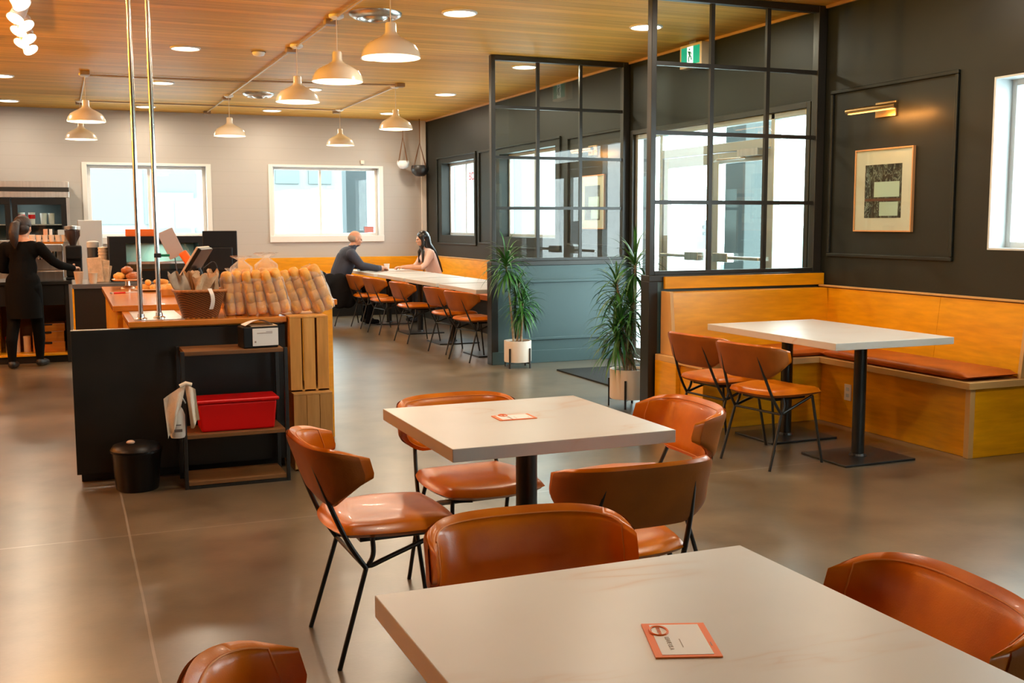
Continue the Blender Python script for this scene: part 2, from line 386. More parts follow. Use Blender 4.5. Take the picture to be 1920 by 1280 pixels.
def window(name, axis, pos, h, mfr, nsplit=(), depth=.05, fw=.045, sill=True, casing=None, inner=0):
    """frame of a fixed window inside an opening, pane as a sub-part"""
    a0, a1, z0, z1 = h
    root = empty(name, (pos, (a0+a1)/2, z0) if axis == 'x' else ((a0+a1)/2, pos, z0)); root['kind'] = 'structure'; L = root.location.copy()
    def bb(mb, p0, p1, q0, q1, r0, r1):
        if axis == 'x': mb.box(p0-L.x, p1-L.x, q0-L.y, q1-L.y, r0-L.z, r1-L.z)
        else: mb.box(q0-L.x, q1-L.x, p0-L.y, p1-L.y, r0-L.z, r1-L.z)
    mb = MB(); P0, P1 = pos, pos+depth
    bb(mb, P0, P1, a0, a0+fw, z0, z1); bb(mb, P0, P1, a1-fw, a1, z0, z1); bb(mb, P0, P1, a0+fw, a1-fw, z0, z0+fw); bb(mb, P0, P1, a0+fw, a1-fw, z1-fw, z1)
    for s_ in nsplit: bb(mb, P0, P1, s_-fw*.45, s_+fw*.45, z0+fw, z1-fw)
    mb.build('window_frame', mfr, root, bevel=.004)
    g = MB(); bb(g, P0+depth*.45, P0+depth*.45+.006, a0+fw*.6, a1-fw*.6, z0+fw*.6, z1-fw*.6); g.build('pane', M_glass, root)
    if casing:
        c = MB(); q0, q1 = casing[1], casing[2]; cw = .07
        bb(c, q0, q1, a0-cw, a0, z0-cw, z1+.035); bb(c, q0, q1, a1, a1+cw, z0-cw, z1+.035); bb(c, q0, q1, a0, a1, z1, z1+.035); bb(c, q0-.012, q1, a0-cw, a1+cw, z0-.03-cw, z0)
        c.build('casing', casing[0], root, bevel=.004)
    return root
window('window_1', 'x', XW+.14, NW, M_greyframe, (4.2,), .06, .05)
window('window_2', 'x', XW+.14, W2, M_greyframe, (12.9,), .06, .04)
window('window_3', 'x', XW+.14, W3, M_greyframe, (15.5,), .06, .04)
window('window_4', 'y', YB+.12, B1, M_white, (1.18,), .05, .05, casing=(M_white, YB-.014, YB))
window('window_5', 'y', YB+.12, B2, M_white, (3.765,), .05, .04, casing=(M_white, YB-.014, YB))
for i, h in enumerate(FR): window('window_%d' % (6+i), 'y', YF-.14, h, M_greyframe, ((h[0]+h[1])/2,), .05, .05)
window('window_9', 'x', XW+.14, NW0, M_greyframe, (1.6,), .06, .05)
# pale lining of the near opening
ln = MB(); ln.box(XW, XW+.2, 5.27, 5.2849, 1.2501, 2.3429).box(XW-.004, XW+.2, 3.301, 5.27, 1.2501, 1.262).box(XW, XW+.2, 3.301, 5.27, 2.331, 2.3429)
struct(ln.build('trim_3', mat('pale window lining', (.60, .66, .68), .45)))
# wall mouldings (picture-frame panels)
def mould(name, y0, y1, z0, z1, x=XW, m=M_dark, w_=.028, d=.022):
    mb = MB()
    for b in ((x-d, x, y0, y1, z0, z0+w_), (x-d, x, y0, y1, z1-w_, z1), (x-d, x, y0, y0+w_, z0+w_, z1-w_), (x-d, x, y1-w_, y1, z0+w_, z1-w_)): mb.box(*b)
    o = mb.build(name, m, bevel=.006); struct(o); return o
mould('trim_4', 5.57, 6.86, 1.165, 2.43); mould('trim_5', 10.25, 11.6, 1.165, 2.43); mould('trim_6', 11.8, 14.0, 1.09, 2.46)
mould('trim_7', 14.1, 14.56, 1.13, 2.45); mould('trim_8', 14.68, 16.45, 1.10, 2.46)

# entrance: glazed double door with sidelights and transom, in the right wall
de = empty('door_1', (XW+.015, 8.57, 0)); de['kind'] = 'structure'
M_al = mat('light anodised aluminium', (.42, .46, .46), .35, .6)
def dbox(mb, x0, x1, y0, y1, z0, z1): return mb.box(x0-.0, x1, y0-8.57, y1-8.57, z0, z1)
f = MB()
for y in (7.15, 7.61, 9.45, 9.95): dbox(f, 0, .07, y, y+.05, 0, 2.335)
dbox(f, 0, .07, 7.2, 9.95, 2.285, 2.335); dbox(f, 0, .07, 7.66, 9.45, 2.06, 2.14); dbox(f, 0, .07, 7.2, 7.61, 0, .12); dbox(f, 0, .07, 9.5, 9.95, 0, .12)
f.build('door_frame', M_al, de, bevel=.004)
for (y0, y1) in ((7.665, 8.55), (8.56, 9.445)):
    d = MB(); dbox(d, .015, .06, y0, y0+.085, .01, 2.055); dbox(d, .015, .06, y1-.085, y1, .01, 2.055); dbox(d, .015, .06, y0+.085, y1-.085, .01, .27); dbox(d, .015, .06, y0+.085, y1-.085, 1.96, 2.055)
    lf = d.build('door_leaf', M_al, de, bevel=.004)
    p = MB(); dbox(p, .035, .041, y0+.07, y1-.07, .25, 1.98); p.build('pane', M_glass, lf)
    h_ = MB(); dbox(h_, -.055, -.03, y0+.06, y1-.06, 1.10, 1.13); dbox(h_, -.06, .015, y0+.12 if y0 > 8.5 else y1-.36, y0+.36 if y0 > 8.5 else y1-.12, 1.075, 1.155); h_.build('push_bar', M_steel, lf, bevel=.006)
cl = MB(); dbox(cl, -.07, 0, 7.75, 8.05, 2.0, 2.06).tube([(-.04, -.6, 1.99), (-.16, -.35, 1.98), (-.03, -.1, 1.98)], .01); cl.build('door_closer', M_steel, de)
g = MB(); dbox(g, .03, .036, 7.2, 7.61, .12, 2.285); dbox(g, .03, .036, 9.5, 9.95, .12, 2.285); dbox(g, .03, .036, 7.66, 9.45, 2.14, 2.285); g.build('pane', M_glass, de)
mt = MB()
mt.box(XW-.02, XW-.0005, 7.1, 7.15, 0, 2.38).box(XW-.02, XW-.0005, 10.0, 10.05, 0, 2.38).box(XW-.02, XW-.0005, 7.15, 10.0, 2.335, 2.38); struct(mt.build('trim_9', M_bronze, bevel=.003))
mp_ = bpy.data.materials.new('backlit white paper'); mp_.use_nodes = True; nt_ = mp_.node_tree; tl_ = nt_.nodes.new('ShaderNodeBsdfTranslucent'); tl_.inputs[0].default_value = (.46, .47, .49, 1)
nt_.links.new(tl_.outputs[0], nt_.nodes['Material Output'].inputs[0])
sg = MB().box(XW+.043, XW+.0445, 8.66, 8.84, 1.18, 1.45).build('door_notice', mp_); tag(sg, 'white paper notice taped on the glass of the entrance door', 'sign')
for i, (s_, z) in enumerate((('OPEN', .045), ('DAILY', -.015))): textm('printed_text', s_, .045, mat('grey print', (.25, .27, .28), .6), (XW+.0425, 8.75, 1.34+z), (R(90), 0, R(-90)), None).scale.x = -1
for o in [o for o in bpy.data.objects if o.name.startswith('printed_text')]: o.parent = sg
rs = textm('painted_window_sign', '/BC', .16, mat('red window paint', (.75, .02, .01), .5), (XW+.125, 15.25, 2.12), (R(90), 0, R(-90))); tag(rs, 'red lettering painted on the far window glass', 'sign')

# ------------------------------------------------------------------ glazed partitions
ZR = (1.05, 1.58, 2.085, 2.58, 3.06)
def partition(y, x0, x1, muls, label, wood_side=False):
    root = empty('glazed_partition', ((x0+x1)/2, y, 0), 0, label, 'partition'); cx = (x0+x1)/2
    b = MB(); b.box(x0-cx+.005, x1-cx, -.055, .055, 0, 1.0); b.build('lower_panel', M_teal, root, bevel=.003)
    cp = MB(); cp.box(x0-cx-.02, x1-cx, -.062, .062, 1.0, 1.045); cp.build('cap_rail', M_bronze, root, bevel=.004)
    k = MB(); k.box(x0-cx-.012, x1-cx, -.065, .065, 0, .13); k.build('skirting', M_teal, root, bevel=.003)
    mm = MB(); a0, a1, c0, c1 = x0-cx+.24, x1-cx-.13, .235, .855
    for q in ((a0, a1, c0, c0+.03), (a0, a1, c1-.03, c1), (a0, a0+.03, c0+.03, c1-.03), (a1-.03, a1, c0+.03, c1-.03)): mm.box(q[0], q[1], -.078, -.055, q[2], q[3])
    if not wood_side: mm.build('panel_moulding', M_teal, root, bevel=.006)
    e = MB().box(x0-cx-.02, x0-cx+.055, -.06, .06, 0, 1.0).build('end_post', M_black, root, bevel=.003)
    fr = MB(); fr.box(x0-cx, x0-cx+.045, -.03, .03, 1.045, HC-.005).box(x1-cx-.075, x1-cx, -.035, .035, 1.045, HC-.005).box(x0-cx+.045, x1-cx-.075, -.03, .03, HC-.055, HC-.005).box(x0-cx+.045, x1-cx-.075, -.03, .03, 1.045, 1.075)
    fr.build('steel_frame', M_bronze, root, bevel=.003)
    gb = MB()
    for z in ZR[1:4]: gb.box(x0-cx+.045, x1-cx-.075, -.015, .015, z-.015, z+.015)
    for x in muls: gb.box(x-cx-.016, x-cx+.016, -.0145, .0145, 1.075, HC-.055)
    gb.build('glazing_bars', M_bronze, root)
    MB().box(x0-cx+.045, x1-cx-.075, -.003, .003, 1.075, HC-.055).build('pane', M_glass, root)
    return root
partition(10.13, 3.945, XW-.005, (4.46, 4.94), 'black gridded glass partition over a slate green half wall, beyond the entrance and the left palm pot')
partition(6.975, 3.955, XW-.005, (4.48, 4.975), 'black gridded glass partition standing behind the corner booth bench', True)

# ------------------------------------------------------------------ ceiling fittings
downs = [(1.12, 10.8), (1.12, 13.5), (1.12, 16.3), (2.95, 8.23), (4.63, 8.23), (4.59, 10.77), (4.6, 13.4), (2.88, 13.5), (2.95, 10.77), (2.87, 16.2), (4.59, 16.0), (-.64, 16.15), (-.6, 13.5), (-.62, 10.8),
         (4.63, 5.62), (2.95, 5.6), (1.12, 5.55), (-.62, 8.23), (-2.4, 8.23), (-2.4, 10.8), (4.63, 2.9), (2.95, 2.9), (1.12, 3.0), (-2.4, 5.55)]
def dlabel(x, y):
    xs = {-2.4: 'leftmost row', -.6: 'row over the bar', 1.12: 'row above serving counter', 2.95: 'middle row', 4.6: 'row along dark wall'}
    k = min(xs, key=lambda q: abs(q-x)); ys = {.3: 'behind the viewer', 2.9: 'over the near table', 5.55: 'level with the booth table', 8.23: 'level with the entrance', 10.8: 'just past left partition', 13.5: 'over far dining tables', 16.2: 'nearest the back wall'}
    j = min(ys, key=lambda q: abs(q-y)); return 'white round downlight, %s, %s' % (xs[k], ys[j])
d0 = None
for x, y in downs:
    if d0 is None:
        d = empty('downlight', (x, y, HC)); d0 = d
        MB().lathe([(.142, 0), (.142, -.008), (.128, -.014), (.121, -.006), (.121, 0)], 28).build('trim_ring', M_white, d, smooth=1)
        MB().lathe([(.0, -.009), (.09, -.009), (.121, -.006), (.121, -.001), (0, -.001)], 28).build('lens', M_diff, d, smooth=1)
    else: d = copy_tree(d0); d.location = (x, y, HC)
    tag(d, dlabel(x, y), 'ceiling light', 'recessed ceiling downlights')
    if d is d0: lamp('downlight_lamp', (0, 0, -.03), 'AREA', DOWN_W, WARM, .17, parent=d)

pends = [('A', 2.12, 7.315, 'largest and nearest white enamel dome pendant, in front of the round ceiling vent'), ('B', 2.07, 8.686, 'second nearest white dome pendant, lit evenly, hanging below the conduit'), ('C', 2.06, 10.248, 'third white dome pendant back along the conduit, beside a downlight'),
         ('D', 2.02, 14.49, 'small white dome pendant hanging between the two back windows'), ('F', 3.75, 12.78, 'white dome pendant nearest the hanging planters in the corner'),
         ('G', 3.754, 15.66, 'smallest white dome pendant, hanging above the right back window'), ('H', .264, 13.03, 'upper of the two white dome pendants hanging above the bar'), ('I', .244, 15.75, 'lower of the two white dome pendants hanging above the bar')]
p0 = None
for nm, x, y, lb in pends:
    if p0 is None:
        p = empty('pendant_lamp', (x, y, HC)); p0 = p
        MB().lathe([(.0, 0), (.06, 0), (.06, -.02), (.03, -.035), (0, -.035)], 20).build('ceiling_rose', M_white, p, smooth=1)
        MB().tube([(0, 0, -.03), (0, 0, -.30)], .004, 6).build('cord', mat('pale cord', (.75, .62, .48), .6), p)
        prof = [(.0, -.285), (.034, -.287), (.038, -.30), (.038, -.345), (.045, -.365), (.075, -.385), (.125, -.41), (.168, -.438), (.193, -.478), (.205, -.523), (.201, -.523), (.189, -.48), (.163, -.443), (.12, -.416), (.07, -.392), (.03, -.37), (0, -.36)]
        MB().lathe(prof, 40).build('lamp_shade', M_whitegl, p, smooth=60)
        MB().ball((0, 0, -.435), (.036, .036, .046)).build('bulb', M_bulb, p, smooth=1)
    else: p = copy_tree(p0); p.location = (x, y, HC)
    tag(p, lb, 'pendant lamp', 'white dome pendant lamps')
    if p is p0: lamp('pendant_glow', (0, 0, -.495), 'POINT', PEND_W, WARM, .03, parent=p)
# conduits on the ceiling
def conduit(label, pts, boxes):
    o = empty('conduit', (0, 0, 0), 0, label, 'conduit', None)
    MB().tube([(a, b, HC-.018) for a, b in pts], .010, 8, fil=.05).build('pipe', mat('galvanised conduit', (.50, .38, .26), .4, .5), o, smooth=1)
    for (a, b) in boxes: MB().box(a-.05, a+.05, b-.05, b+.05, HC-.045, HC-.001).build('junction_box', mat('painted junction box', (.30, .20, .12), .5), o, bevel=.006)
    return o
conduit('long metal conduit run on the ceiling linking the row of pendants', [(2.14, 5.0), (2.07, 8.686), (2.03, 13), (2.0, 16.64)], [(2.07, 8.9), (2.05, 10.45), (2.0, 16.64), (2.02, 14.7)])
conduit('metal conduit loop on the ceiling above the bar pendants', [(2.03, 12.95), (.27, 13.0), (.25, 15.72), (2.0, 15.68)], [(.265, 12.8), (.245, 15.95)])
conduit('short metal conduit loop on the ceiling toward the dark wall', [(2.03, 12.85), (3.75, 12.62), (3.76, 15.7), (2.02, 15.62)], [(3.75, 12.58), (3.757, 15.88)])
# added uplighters out of view on the left wall, to turn the ceiling orange
for i, y in enumerate((5.5, 8.5, 11.5)):
    u_ = empty('added_uplighter', (XL, y, 2.35), 0, 'added brass uplighter on the bar side wall, number', 'wall lamp', 'added uplighters on the bar side wall'); u_['label'] = 'added brass half dome uplighter, unseen, warming the ceiling from the bar side wall'
    MB().lathe([(0, -.09), (.05, -.08), (.11, 0), (.104, 0), (.045, -.07), (0, -.08)], 24, c=(.13, 0, 0)).build('bowl', M_gold, u_, smooth=1); MB().box(.001, .03, -.05, .05, -.08, .02).build('wall_plate', M_gold, u_, bevel=.004)
    lamp('added_uplight_lamp', (.13, 0, .02), 'SPOT', 1150, (1, .47, .03), .06, rot=(0, R(-128), 0), spot=R(120), parent=u_, blend=1)
# vents and detector
for (x, y, r, lb) in ((2.34, 8.5, .21, 'large round chrome air diffuser on the ceiling beside the nearest pendant'), (2.35, 14.18, .20, 'small looking round air diffuser deep in the ceiling beyond the conduit')):
    v = empty('ceiling_vent', (x, y, HC), 0, lb, 'vent'); MB().lathe([(r, 0), (r*.98, -.02), (r*.72, -.05), (r*.66, -.045), (r*.62, -.02), (r*.6, 0)], 36).build('outer_ring', M_steel, v, smooth=60)
    MB().lathe([(r*.48, -.012), (r*.46, -.04), (r*.3, -.06), (r*.27, -.05), (r*.25, -.03), (0, -.03)], 32).build('inner_cone', M_steel, v, smooth=60)
    MB().lathe([(0, -.003), (r*.62, -.003), (r*.62, -.008), (0, -.008)], 32).build('throat', M_black, v)
sd = empty('smoke_detector', (1.80, 10.79, HC), 0, 'small white smoke detector on the ceiling between conduit and downlight', 'smoke detector'); MB().lathe([(.062, 0), (.062, -.015), (.05, -.035), (.02, -.042), (0, -.042)], 20).build('detector_body', M_white, sd, smooth=1)
MB().lathe([(.07, 0), (.07, -.006), (.0, -.006)], 20).build('detector_base', mat('brown detector base', (.16, .09, .05), .6), sd)
# exit sign
ex = empty('exit_sign', (5.40, 8.70, 2.955), 0, 'green running man exit sign on the dark wall above the entrance', 'sign')
MB().box(-.04, .045, -.185, .185, -.11, .10).build('housing', mat('cream sign housing', (.70, .60, .48), .5), ex, bevel=.005)
MB().box(-.043, -.039, -.155, .155, -.085, .075).build('green_face', mat('lit green sign face', (.0, .30, .20), .4, emit=(.0, .42, .27), es=.55), ex)
wp = mat('lit white sign panel', (.8, .95, .9), .4, emit=(.75, 1, .92), es=.9)
MB().box(-.046, -.0425, -.05, .05, -.085, .075).build('white_door_symbol', wp, ex)
rm = MB(); gx = -.048
for pts, r in (([(-.0, .0), (-.004, .03)], .0095), ([(-.0, .0), (.02, -.02), (.03, -.045)], .0055), ([(0, 0), (-.018, -.03), (-.012, -.06)], .0055), ([(-.003, .028), (.02, .02), (.025, .0)], .004), ([(-.003, .028), (-.022, .022), (-.03, .036)], .004)):
    rm.tube([(gx, -a, b) for a, b in pts], r, 6)
rm.ball((gx, .006, .05), (.004, .009, .009)); rm.build('running_man_symbol', mat('green symbol', (.0, .20, .13), .5), ex)
MB().box(-.02, .04, -.06, .06, .10, .128).build('mounting_bracket', M_steel, ex)
# track lighting over the bar
tr = empty('track_light', (-.24, 9.0, HC), 0, 'cluster of white spotlights on a ceiling track above the bar', 'track light')
MB().box(-.018, .018, -2.6, 1.3, -.035, -.001).build('track', M_white, tr, bevel=.003)
rnd = random.Random(3)
for i, (y, tx, ty) in enumerate([(-1.35, .4, .2), (-.85, -.5, .1), (-.3, .4, -.1), (.0, -.5, .2), (.25, .45, .1), (.62, -.45, .0), (.85, .4, .2), (1.2, -.4, -.2)]):
    M = Euler((R(-26), R(24 if tx > 0 else -30), 0)).to_matrix().to_4x4(); M = Matrix.Translation((0, y, -.13)) @ M
    h = MB().lathe([(.036, .08), (.044, .07), (.055, -.05), (.066, -.075), (.061, -.075), (.05, -.045), (0, -.04)], 20, M=M).build('spot_head', M_white, tr, smooth=60)
    MB().lathe([(.0, -.060), (.060, -.064), (.060, -.070), (0, -.072)], 20, M=M).build('lens', M_bulb, h)
    MB().tube([(0, y, -.03), (0, y, -.08)], .006, 6).build('stem', M_white, h)
    if i in (0, 2, 4, 6):
        q = lamp('spot_lamp', (0, 0, 0), 'SPOT', TRACK_W*3, (1, .50, .10), .04, spot=R(150), parent=tr, blend=.9); q.matrix_local = M @ Matrix.Translation((0, 0, -.10))

# ------------------------------------------------------------------ outside
M_snow = mat('pale pavement', (.74, .76, .77), .8, var=(.6, .08))
M_fac = mat('pale teal wall cladding', (.118, .150, .145), .6)
M_fac2 = mat('off white render', (.18, .195, .195), .7)
gnd = boxo('outside_ground', (-30, 40, YB+.3, 60, -.35, -.12), M_snow, bevel=0); tag(gnd, kind='structure')
gnd2 = boxo('outside_pavement', (XW+.25, 40, -14, YB+.3, -.35, -.12), M_snow, bevel=0); tag(gnd2, kind='structure')
bd = empty('industrial_building', (0, 25.5, -.12), 0, 'pale industrial building seen through the left back window', 'building')
MB().box(-9, 3.1, 0, 4, 0, 4.2).build('wall', M_fac2, bd)
wb = MB()
for i in range(9): wb.box(-8.6+i*1.28, -8.6+i*1.28+1.12, -.04, .0, 1.55, 2.75)
wb.build('glazing_panel', M_fac, bd); MB().box(-9, 3.1, -.05, 0, .25, 1.35).build('lower_cladding', mat('pale green cladding', (.145, .19, .178), .6), bd)
dd = MB().box(1.75, 2.7, -.09, -.04, .0, 2.25).build('door', M_fac2, bd, bevel=.01); MB().box(1.84, 2.2, -.10, -.09, 1.0, 2.1).box(2.27, 2.62, -.10, -.09, 1.0, 2.1).build('door_window', M_fac, dd)
bd2 = empty('warehouse_building', (9.0, 33, -.12), 0, 'white warehouse with small square windows beyond the fence, through the right back window', 'building')
MB().box(-3.6, 7, 0, 5, 0, 6).build('wall', M_fac2, bd2)
for i in range(2):
    for j in range(2): MB().box(-3.1+i*1.0, -2.4+i*1.0, -.04, 0, 2.75+j*.8, 3.3+j*.8).build('window', M_fac, bd2)
co = boxo('shipping_container', (5.6, 8.6, 29.5, 31.8, -.12, 2.35), mat('pale grey container', (.17, .185, .19), .6), bevel=.02); tag(co, 'pale grey shipping container standing outside beyond the white fence', 'container')
fe = empty('fence', (5.0, 22.5, -.12), 0, 'low white pipe fence outside the right back window', 'fence')
for x in (-1.4, -.6, .2, 1.0, 1.8): MB().tube([(x, 0, 0), (x, 0, 1.42)], .03, 8).build('fence_post', M_white, fe, smooth=1)
MB().tube([(-1.6, 0, 1.40), (2.2, 0, 1.40)], .03, 8).build('top_rail', M_white, fe, smooth=1); MB().tube([(-1.6, 0, .9), (2.2, 0, .9)], .022, 8).build('lower_rail', M_white, fe, smooth=1)
pc = empty('porch_column', (7.0, 10.1, -.12), 0, 'dark grey square column standing outside the entrance doors', 'column')
M_col = mat('dark slate cladding', (.055, .068, .070), .6); MB().box(-.19, .19, -.19, .19, 0, 3.4).build('shaft', M_col, pc, bevel=.01); MB().box(-.24, .24, -.24, .24, 0, .3).build('plinth', M_col, pc, bevel=.01)
pf = boxo('downpipe_panel', (4.42, 4.78, 18.1, 18.4, -.12, 3.2), mat('blue grey cladding', (.05, .068, .075), .6), bevel=.01); tag(pf, 'tall blue grey cladding strip outside, at one side of the right back window', 'cladding')
car = empty('parked_car', (13.5, 16.9, -.12), R(8), 'pale teal car parked outside, glimpsed through the entrance sidelight', 'car')
def carsec(u, v):
    prof = [(-1.9, .45), (-1.9, .75), (-1.55, .92), (-.95, 1.0), (-.45, 1.42), (.6, 1.46), (1.25, 1.05), (1.85, .95), (1.95, .55), (1.95, .38), (-1.9, .38), (-1.9, .45)]
    k = min(int(u*(len(prof)-1)), len(prof)-2); t = u*(len(prof)-1)-k; x = prof[k][0]*(1-t)+prof[k+1][0]*t; z = prof[k][1]*(1-t)+prof[k+1][1]*t
    wd = .85-(.16 if z > 1.0 else 0)*(z-1)/.45; return Vector((x, (v*2-1)*wd, z))
cb = MB().grid(carsec, 33, 6); n = 34
cb.add([carsec(i/33, 0) for i in range(34)], [tuple(range(33))]); cb.add([carsec(i/33, 1) for i in range(34)], [tuple(range(33))])
cb.build('car_body', mat('teal car paint', (.16, .42, .45), .3, coat=.6), car, smooth=40)
for x in (-1.25, 1.25):
    for y in (-.78, .78): MB().lathe([(0, -.1), (.26, -.1), (.31, -.06), (.31, .06), (.26, .1), (0, .1)], 20, M=Matrix.Translation((x, y, .31)) @ Matrix.Rotation(PI/2, 4, 'X')).build('wheel', M_blackpl, car, smooth=40)
MB().box(-.42, .55, -.72, .72, 1.06, 1.38).build('car_window', M_blackpl, car)

# ------------------------------------------------------------------ dining chairs
def make_chair():
    c = empty('dining_chair')
    # backrest: a padded shell curving forward into two wings, cut to a point
    def shell(u, v, off):
        s = 2*u-1; a = abs(s)
        zt = .738-.022*a**3; zb = .522+.092*max(0, (a-.40)/.60)**1.35
        cr = max(0, a-.80)/.20; zt -= .020*cr**2.6; zb += .016*cr**2.6
        z = zb+(zt-zb)*v
        tip = 1-abs((z-.645)/.11) if a > .5 else 0
        yy = .247*math.sin(s*PI/2*.93)/math.sin(PI/2*.93)
        k = (1-(a**2.5))**(1/1.55) if a < 1 else 0
        zn = (z-.53)/.208; dep = .102+.078*zn
        x = -.128-dep*k+.024*max(0, tip)*a**3-.012*zn*(1-k)
        sh = math.sqrt(max(0, 1-(2*v-1)**8))*math.sqrt(max(0, 1-a**10))
        # outward normal in plan
        e = 1e-3
        def pl(q):
            aa = min(abs(q), 1); kk = (1-(aa**2.5))**(1/1.55) if aa < 1 else 0
            return Vector((-.128-.142*kk, .247*math.sin(q*PI/2*.93)/math.sin(PI/2*.93)))
        q0, q1 = max(-1, s-.02), min(1, s+.02); t = (pl(q1)-pl(q0)).normalized(); n = Vector((t.y, -t.x))
        if n.x < 0 and a < .3: n = -n
        return Vector((x+n.x*off*sh, yy+n.y*off*sh, z))
    T = .019; nu, nv = 34, 12
    MB().grid(lambda u, v: shell(u, v, -T), nu, nv, flip=True).grid(lambda u, v: shell(u, v, T), nu, nv).build('backrest', M_leather, c, smooth=80, weld=True)
    MB().grid(lambda u, v: shell(.018+.964*u, .03+.925*v, -T-.0035), nu, nv).grid(lambda u, v: shell(.018+.964*u, .03+.925*v, -T+.008), nu, nv, flip=True).build('back_shell', M_backsh, c, smooth=80, weld=True)
    # piping seam round the shell on the inner face
    loop = [shell(.035+.93*i/40, .93, T*1.02) for i in range(41)]+[shell(.965, .93-.86*i/8, T*1.02) for i in range(1, 9)]+[shell(.965-.93*i/40, .07, T*1.02) for i in range(1, 41)]+[shell(.035, .07+.86*i/8, T*1.02) for i in range(1, 8)]
    loop.append(loop[0]); MB().tube(loop, .0022, 5).build('seam', mat('amber stitching', (.60, .20, .035), .6), c, smooth=1)
    # seat pad
    def seat(u, v, top):
        s, t = 2*u-1, 2*v-1
        # square to rounded square
        x = t*math.sqrt(1-s*s*.26); y = s*math.sqrt(1-t*t*.26)
        wdt = .212+.020*(t*.5+.5); X = x*.226; Y = y*wdt
        e = max(abs(s), abs(t)); rim = math.sqrt(max(0, 1-e**4.5))
        if top: z = .436+.034*rim+.014*(s*s)*(1-abs(t))*rim-.008*math.cos(s*PI/2)*math.cos(t*PI/2)-.012*max(0, t)**3*(1-.8*s*s)
        else: z = .436-.028*rim+.016*rim*s**4*t*t-.012*max(0, t)**3*(1-.8*s*s)
        return Vector((X, Y, z))
    MB().grid(lambda u, v: seat(u, v, 1), 22, 22).grid(lambda u, v: seat(u, v, 0), 22, 22, flip=True).build('seat', M_leather, c, smooth=80, weld=True)
    MB().box(-.13, .13, -.13, .13, .390, .409).build('seat_frame', M_black, c, bevel=.004)
    r = .0085
    for s in (-1, 1):
        J = (-.128, .192*s, .322)
        MB().tube([(-.284, .150*s, .67), (-.240, .168*s, .54), (-.185, .182*s, .41), J], r, 8, fil=.06).build('back_upright', M_black, c, smooth=1)
        MB().tube([J, (-.225, .205*s, 0)], r, 8).build('leg', M_black, c, smooth=1)
        MB().tube([(-.100, .175*s, .415), (-.100, .19*s, .36), J, (-.06, .188*s, .345), (.155, .165*s, .408), (.19, .10*s, .411)], r, 8, fil=.035).build('side_rail', M_black, c, smooth=1)
        MB().tube([(.150, .165*s, .408), (.215, .195*s, 0)], r, 8).build('leg', M_black, c, smooth=1)
    MB().tube([(-.128, -.192, .322), (-.128, .192, .322)], r*.85, 8).build('crossbar', M_black, c, smooth=1)
    return c
chair0 = make_chair(); used = [False]
def chair(x, y, a, label, group=None):
    c = chair0 if not used[0] else copy_tree(chair0); used[0] = True
    c.location = (x, y, 0); c.rotation_euler.z = R(a); tag(c, label, 'chair', group or 'cognac leather dining chairs'); return c
chair(.975, 3.507, 1, 'cognac leather chair seen whole from the side, left of the middle table')
chair(1.44, 3.86, -87, 'cognac leather chair on the far side of the middle table')
chair(1.545, 2.985, 91, 'cognac leather chair seen from its back, on the near side of the middle table')
chair(1.995, 3.605, 177, 'cognac leather chair opposite the side view one, its inner back facing the middle table')
chair(.972, 2.094, -94, 'cognac leather chair at the far edge of the nearest table, only its backrest showing')
chair(1.326, 1.579, 174, 'large near cognac leather chair at the booth side edge of the nearest table')
chair(0.432, 1.555, -8, 'cognac leather chair cut off by the bottom of the picture beside the nearest table')
chair(3.885, 5.31, 9, 'rust leather chair at the booth table, nearer of the pair')
chair(3.885, 5.87, 7, 'rust leather chair at the booth table, farther of the pair')
for (x, y, a), lb in zip([(3.95, 10.56, 12), (3.965, 11.32, 10), (3.905, 12.5, 6), (3.87, 13.63, 6), (3.86, 14.5, 4)],
    ['orange leather chair at the far tables, closest to the glass partition post', 'orange leather chair at the far tables, second from the partition post', 'orange leather chair in the middle of the far row of chairs', 'orange leather chair at the far tables, second from the seated man', 'orange leather chair at the far tables, right next to the seated man']): chair(x, y, a, lb)

# ------------------------------------------------------------------ tables
def table(x0, x1, y0, y1, label, peds, basew=(.5, .5)):
    cx, cy = (x0+x1)/2, (y0+y1)/2; t = empty('dining_table', (cx, cy, 0), 0, label, 'table', 'marble look laminate tables')
    MB().box(x0-cx, x1-cx, y0-cy, y1-cy, .708, .75).build('tabletop', M_lam, t, bevel=.002)
    for px, py in peds:
        MB().lathe([(.038, .014), (.038, .70)], 24, c=(px, py, 0)).build('column', M_black, t, smooth=60)
        MB().box(px-basew[0]/2, px+basew[0]/2, py-basew[1]/2, py+basew[1]/2, 0, .014).lathe([(.055, .014), (.045, .03)], 20, c=(px, py, 0)).build('base_plate', M_black, t, bevel=.003)
        MB().box(px-.16, px+.16, py-.16, py+.16, .694, .7075).build('mounting_plate', M_black, t, bevel=.002)
    return t
table(1.056, 1.838, 3.04, 3.822, 'square white marble look table in the middle, small card on it', [(0.02, 0.0)])
table(.497, 1.297, .9, 1.878, 'nearest white marble look table filling the bottom of the picture', [(0, 0)])
table(3.985, 4.853, 4.88, 6.2, 'long white marble look table in front of the corner booth bench', [(.0, -.36), (.0, .36)], (.52, .42))
table(3.865, 4.68, 10.35, 11.55, 'far white table closest to the glass partition', [(0, 0)]); table(3.865, 4.68, 11.65, 12.85, 'far white table second from the glass partition', [(0, 0)])
table(3.865, 4.68, 12.95, 14.15, 'far white table third from the glass partition', [(0, 0)]); table(3.84, 4.68, 14.25, 15.75, 'farthest white table, where the man and woman sit', [(0, 0)])

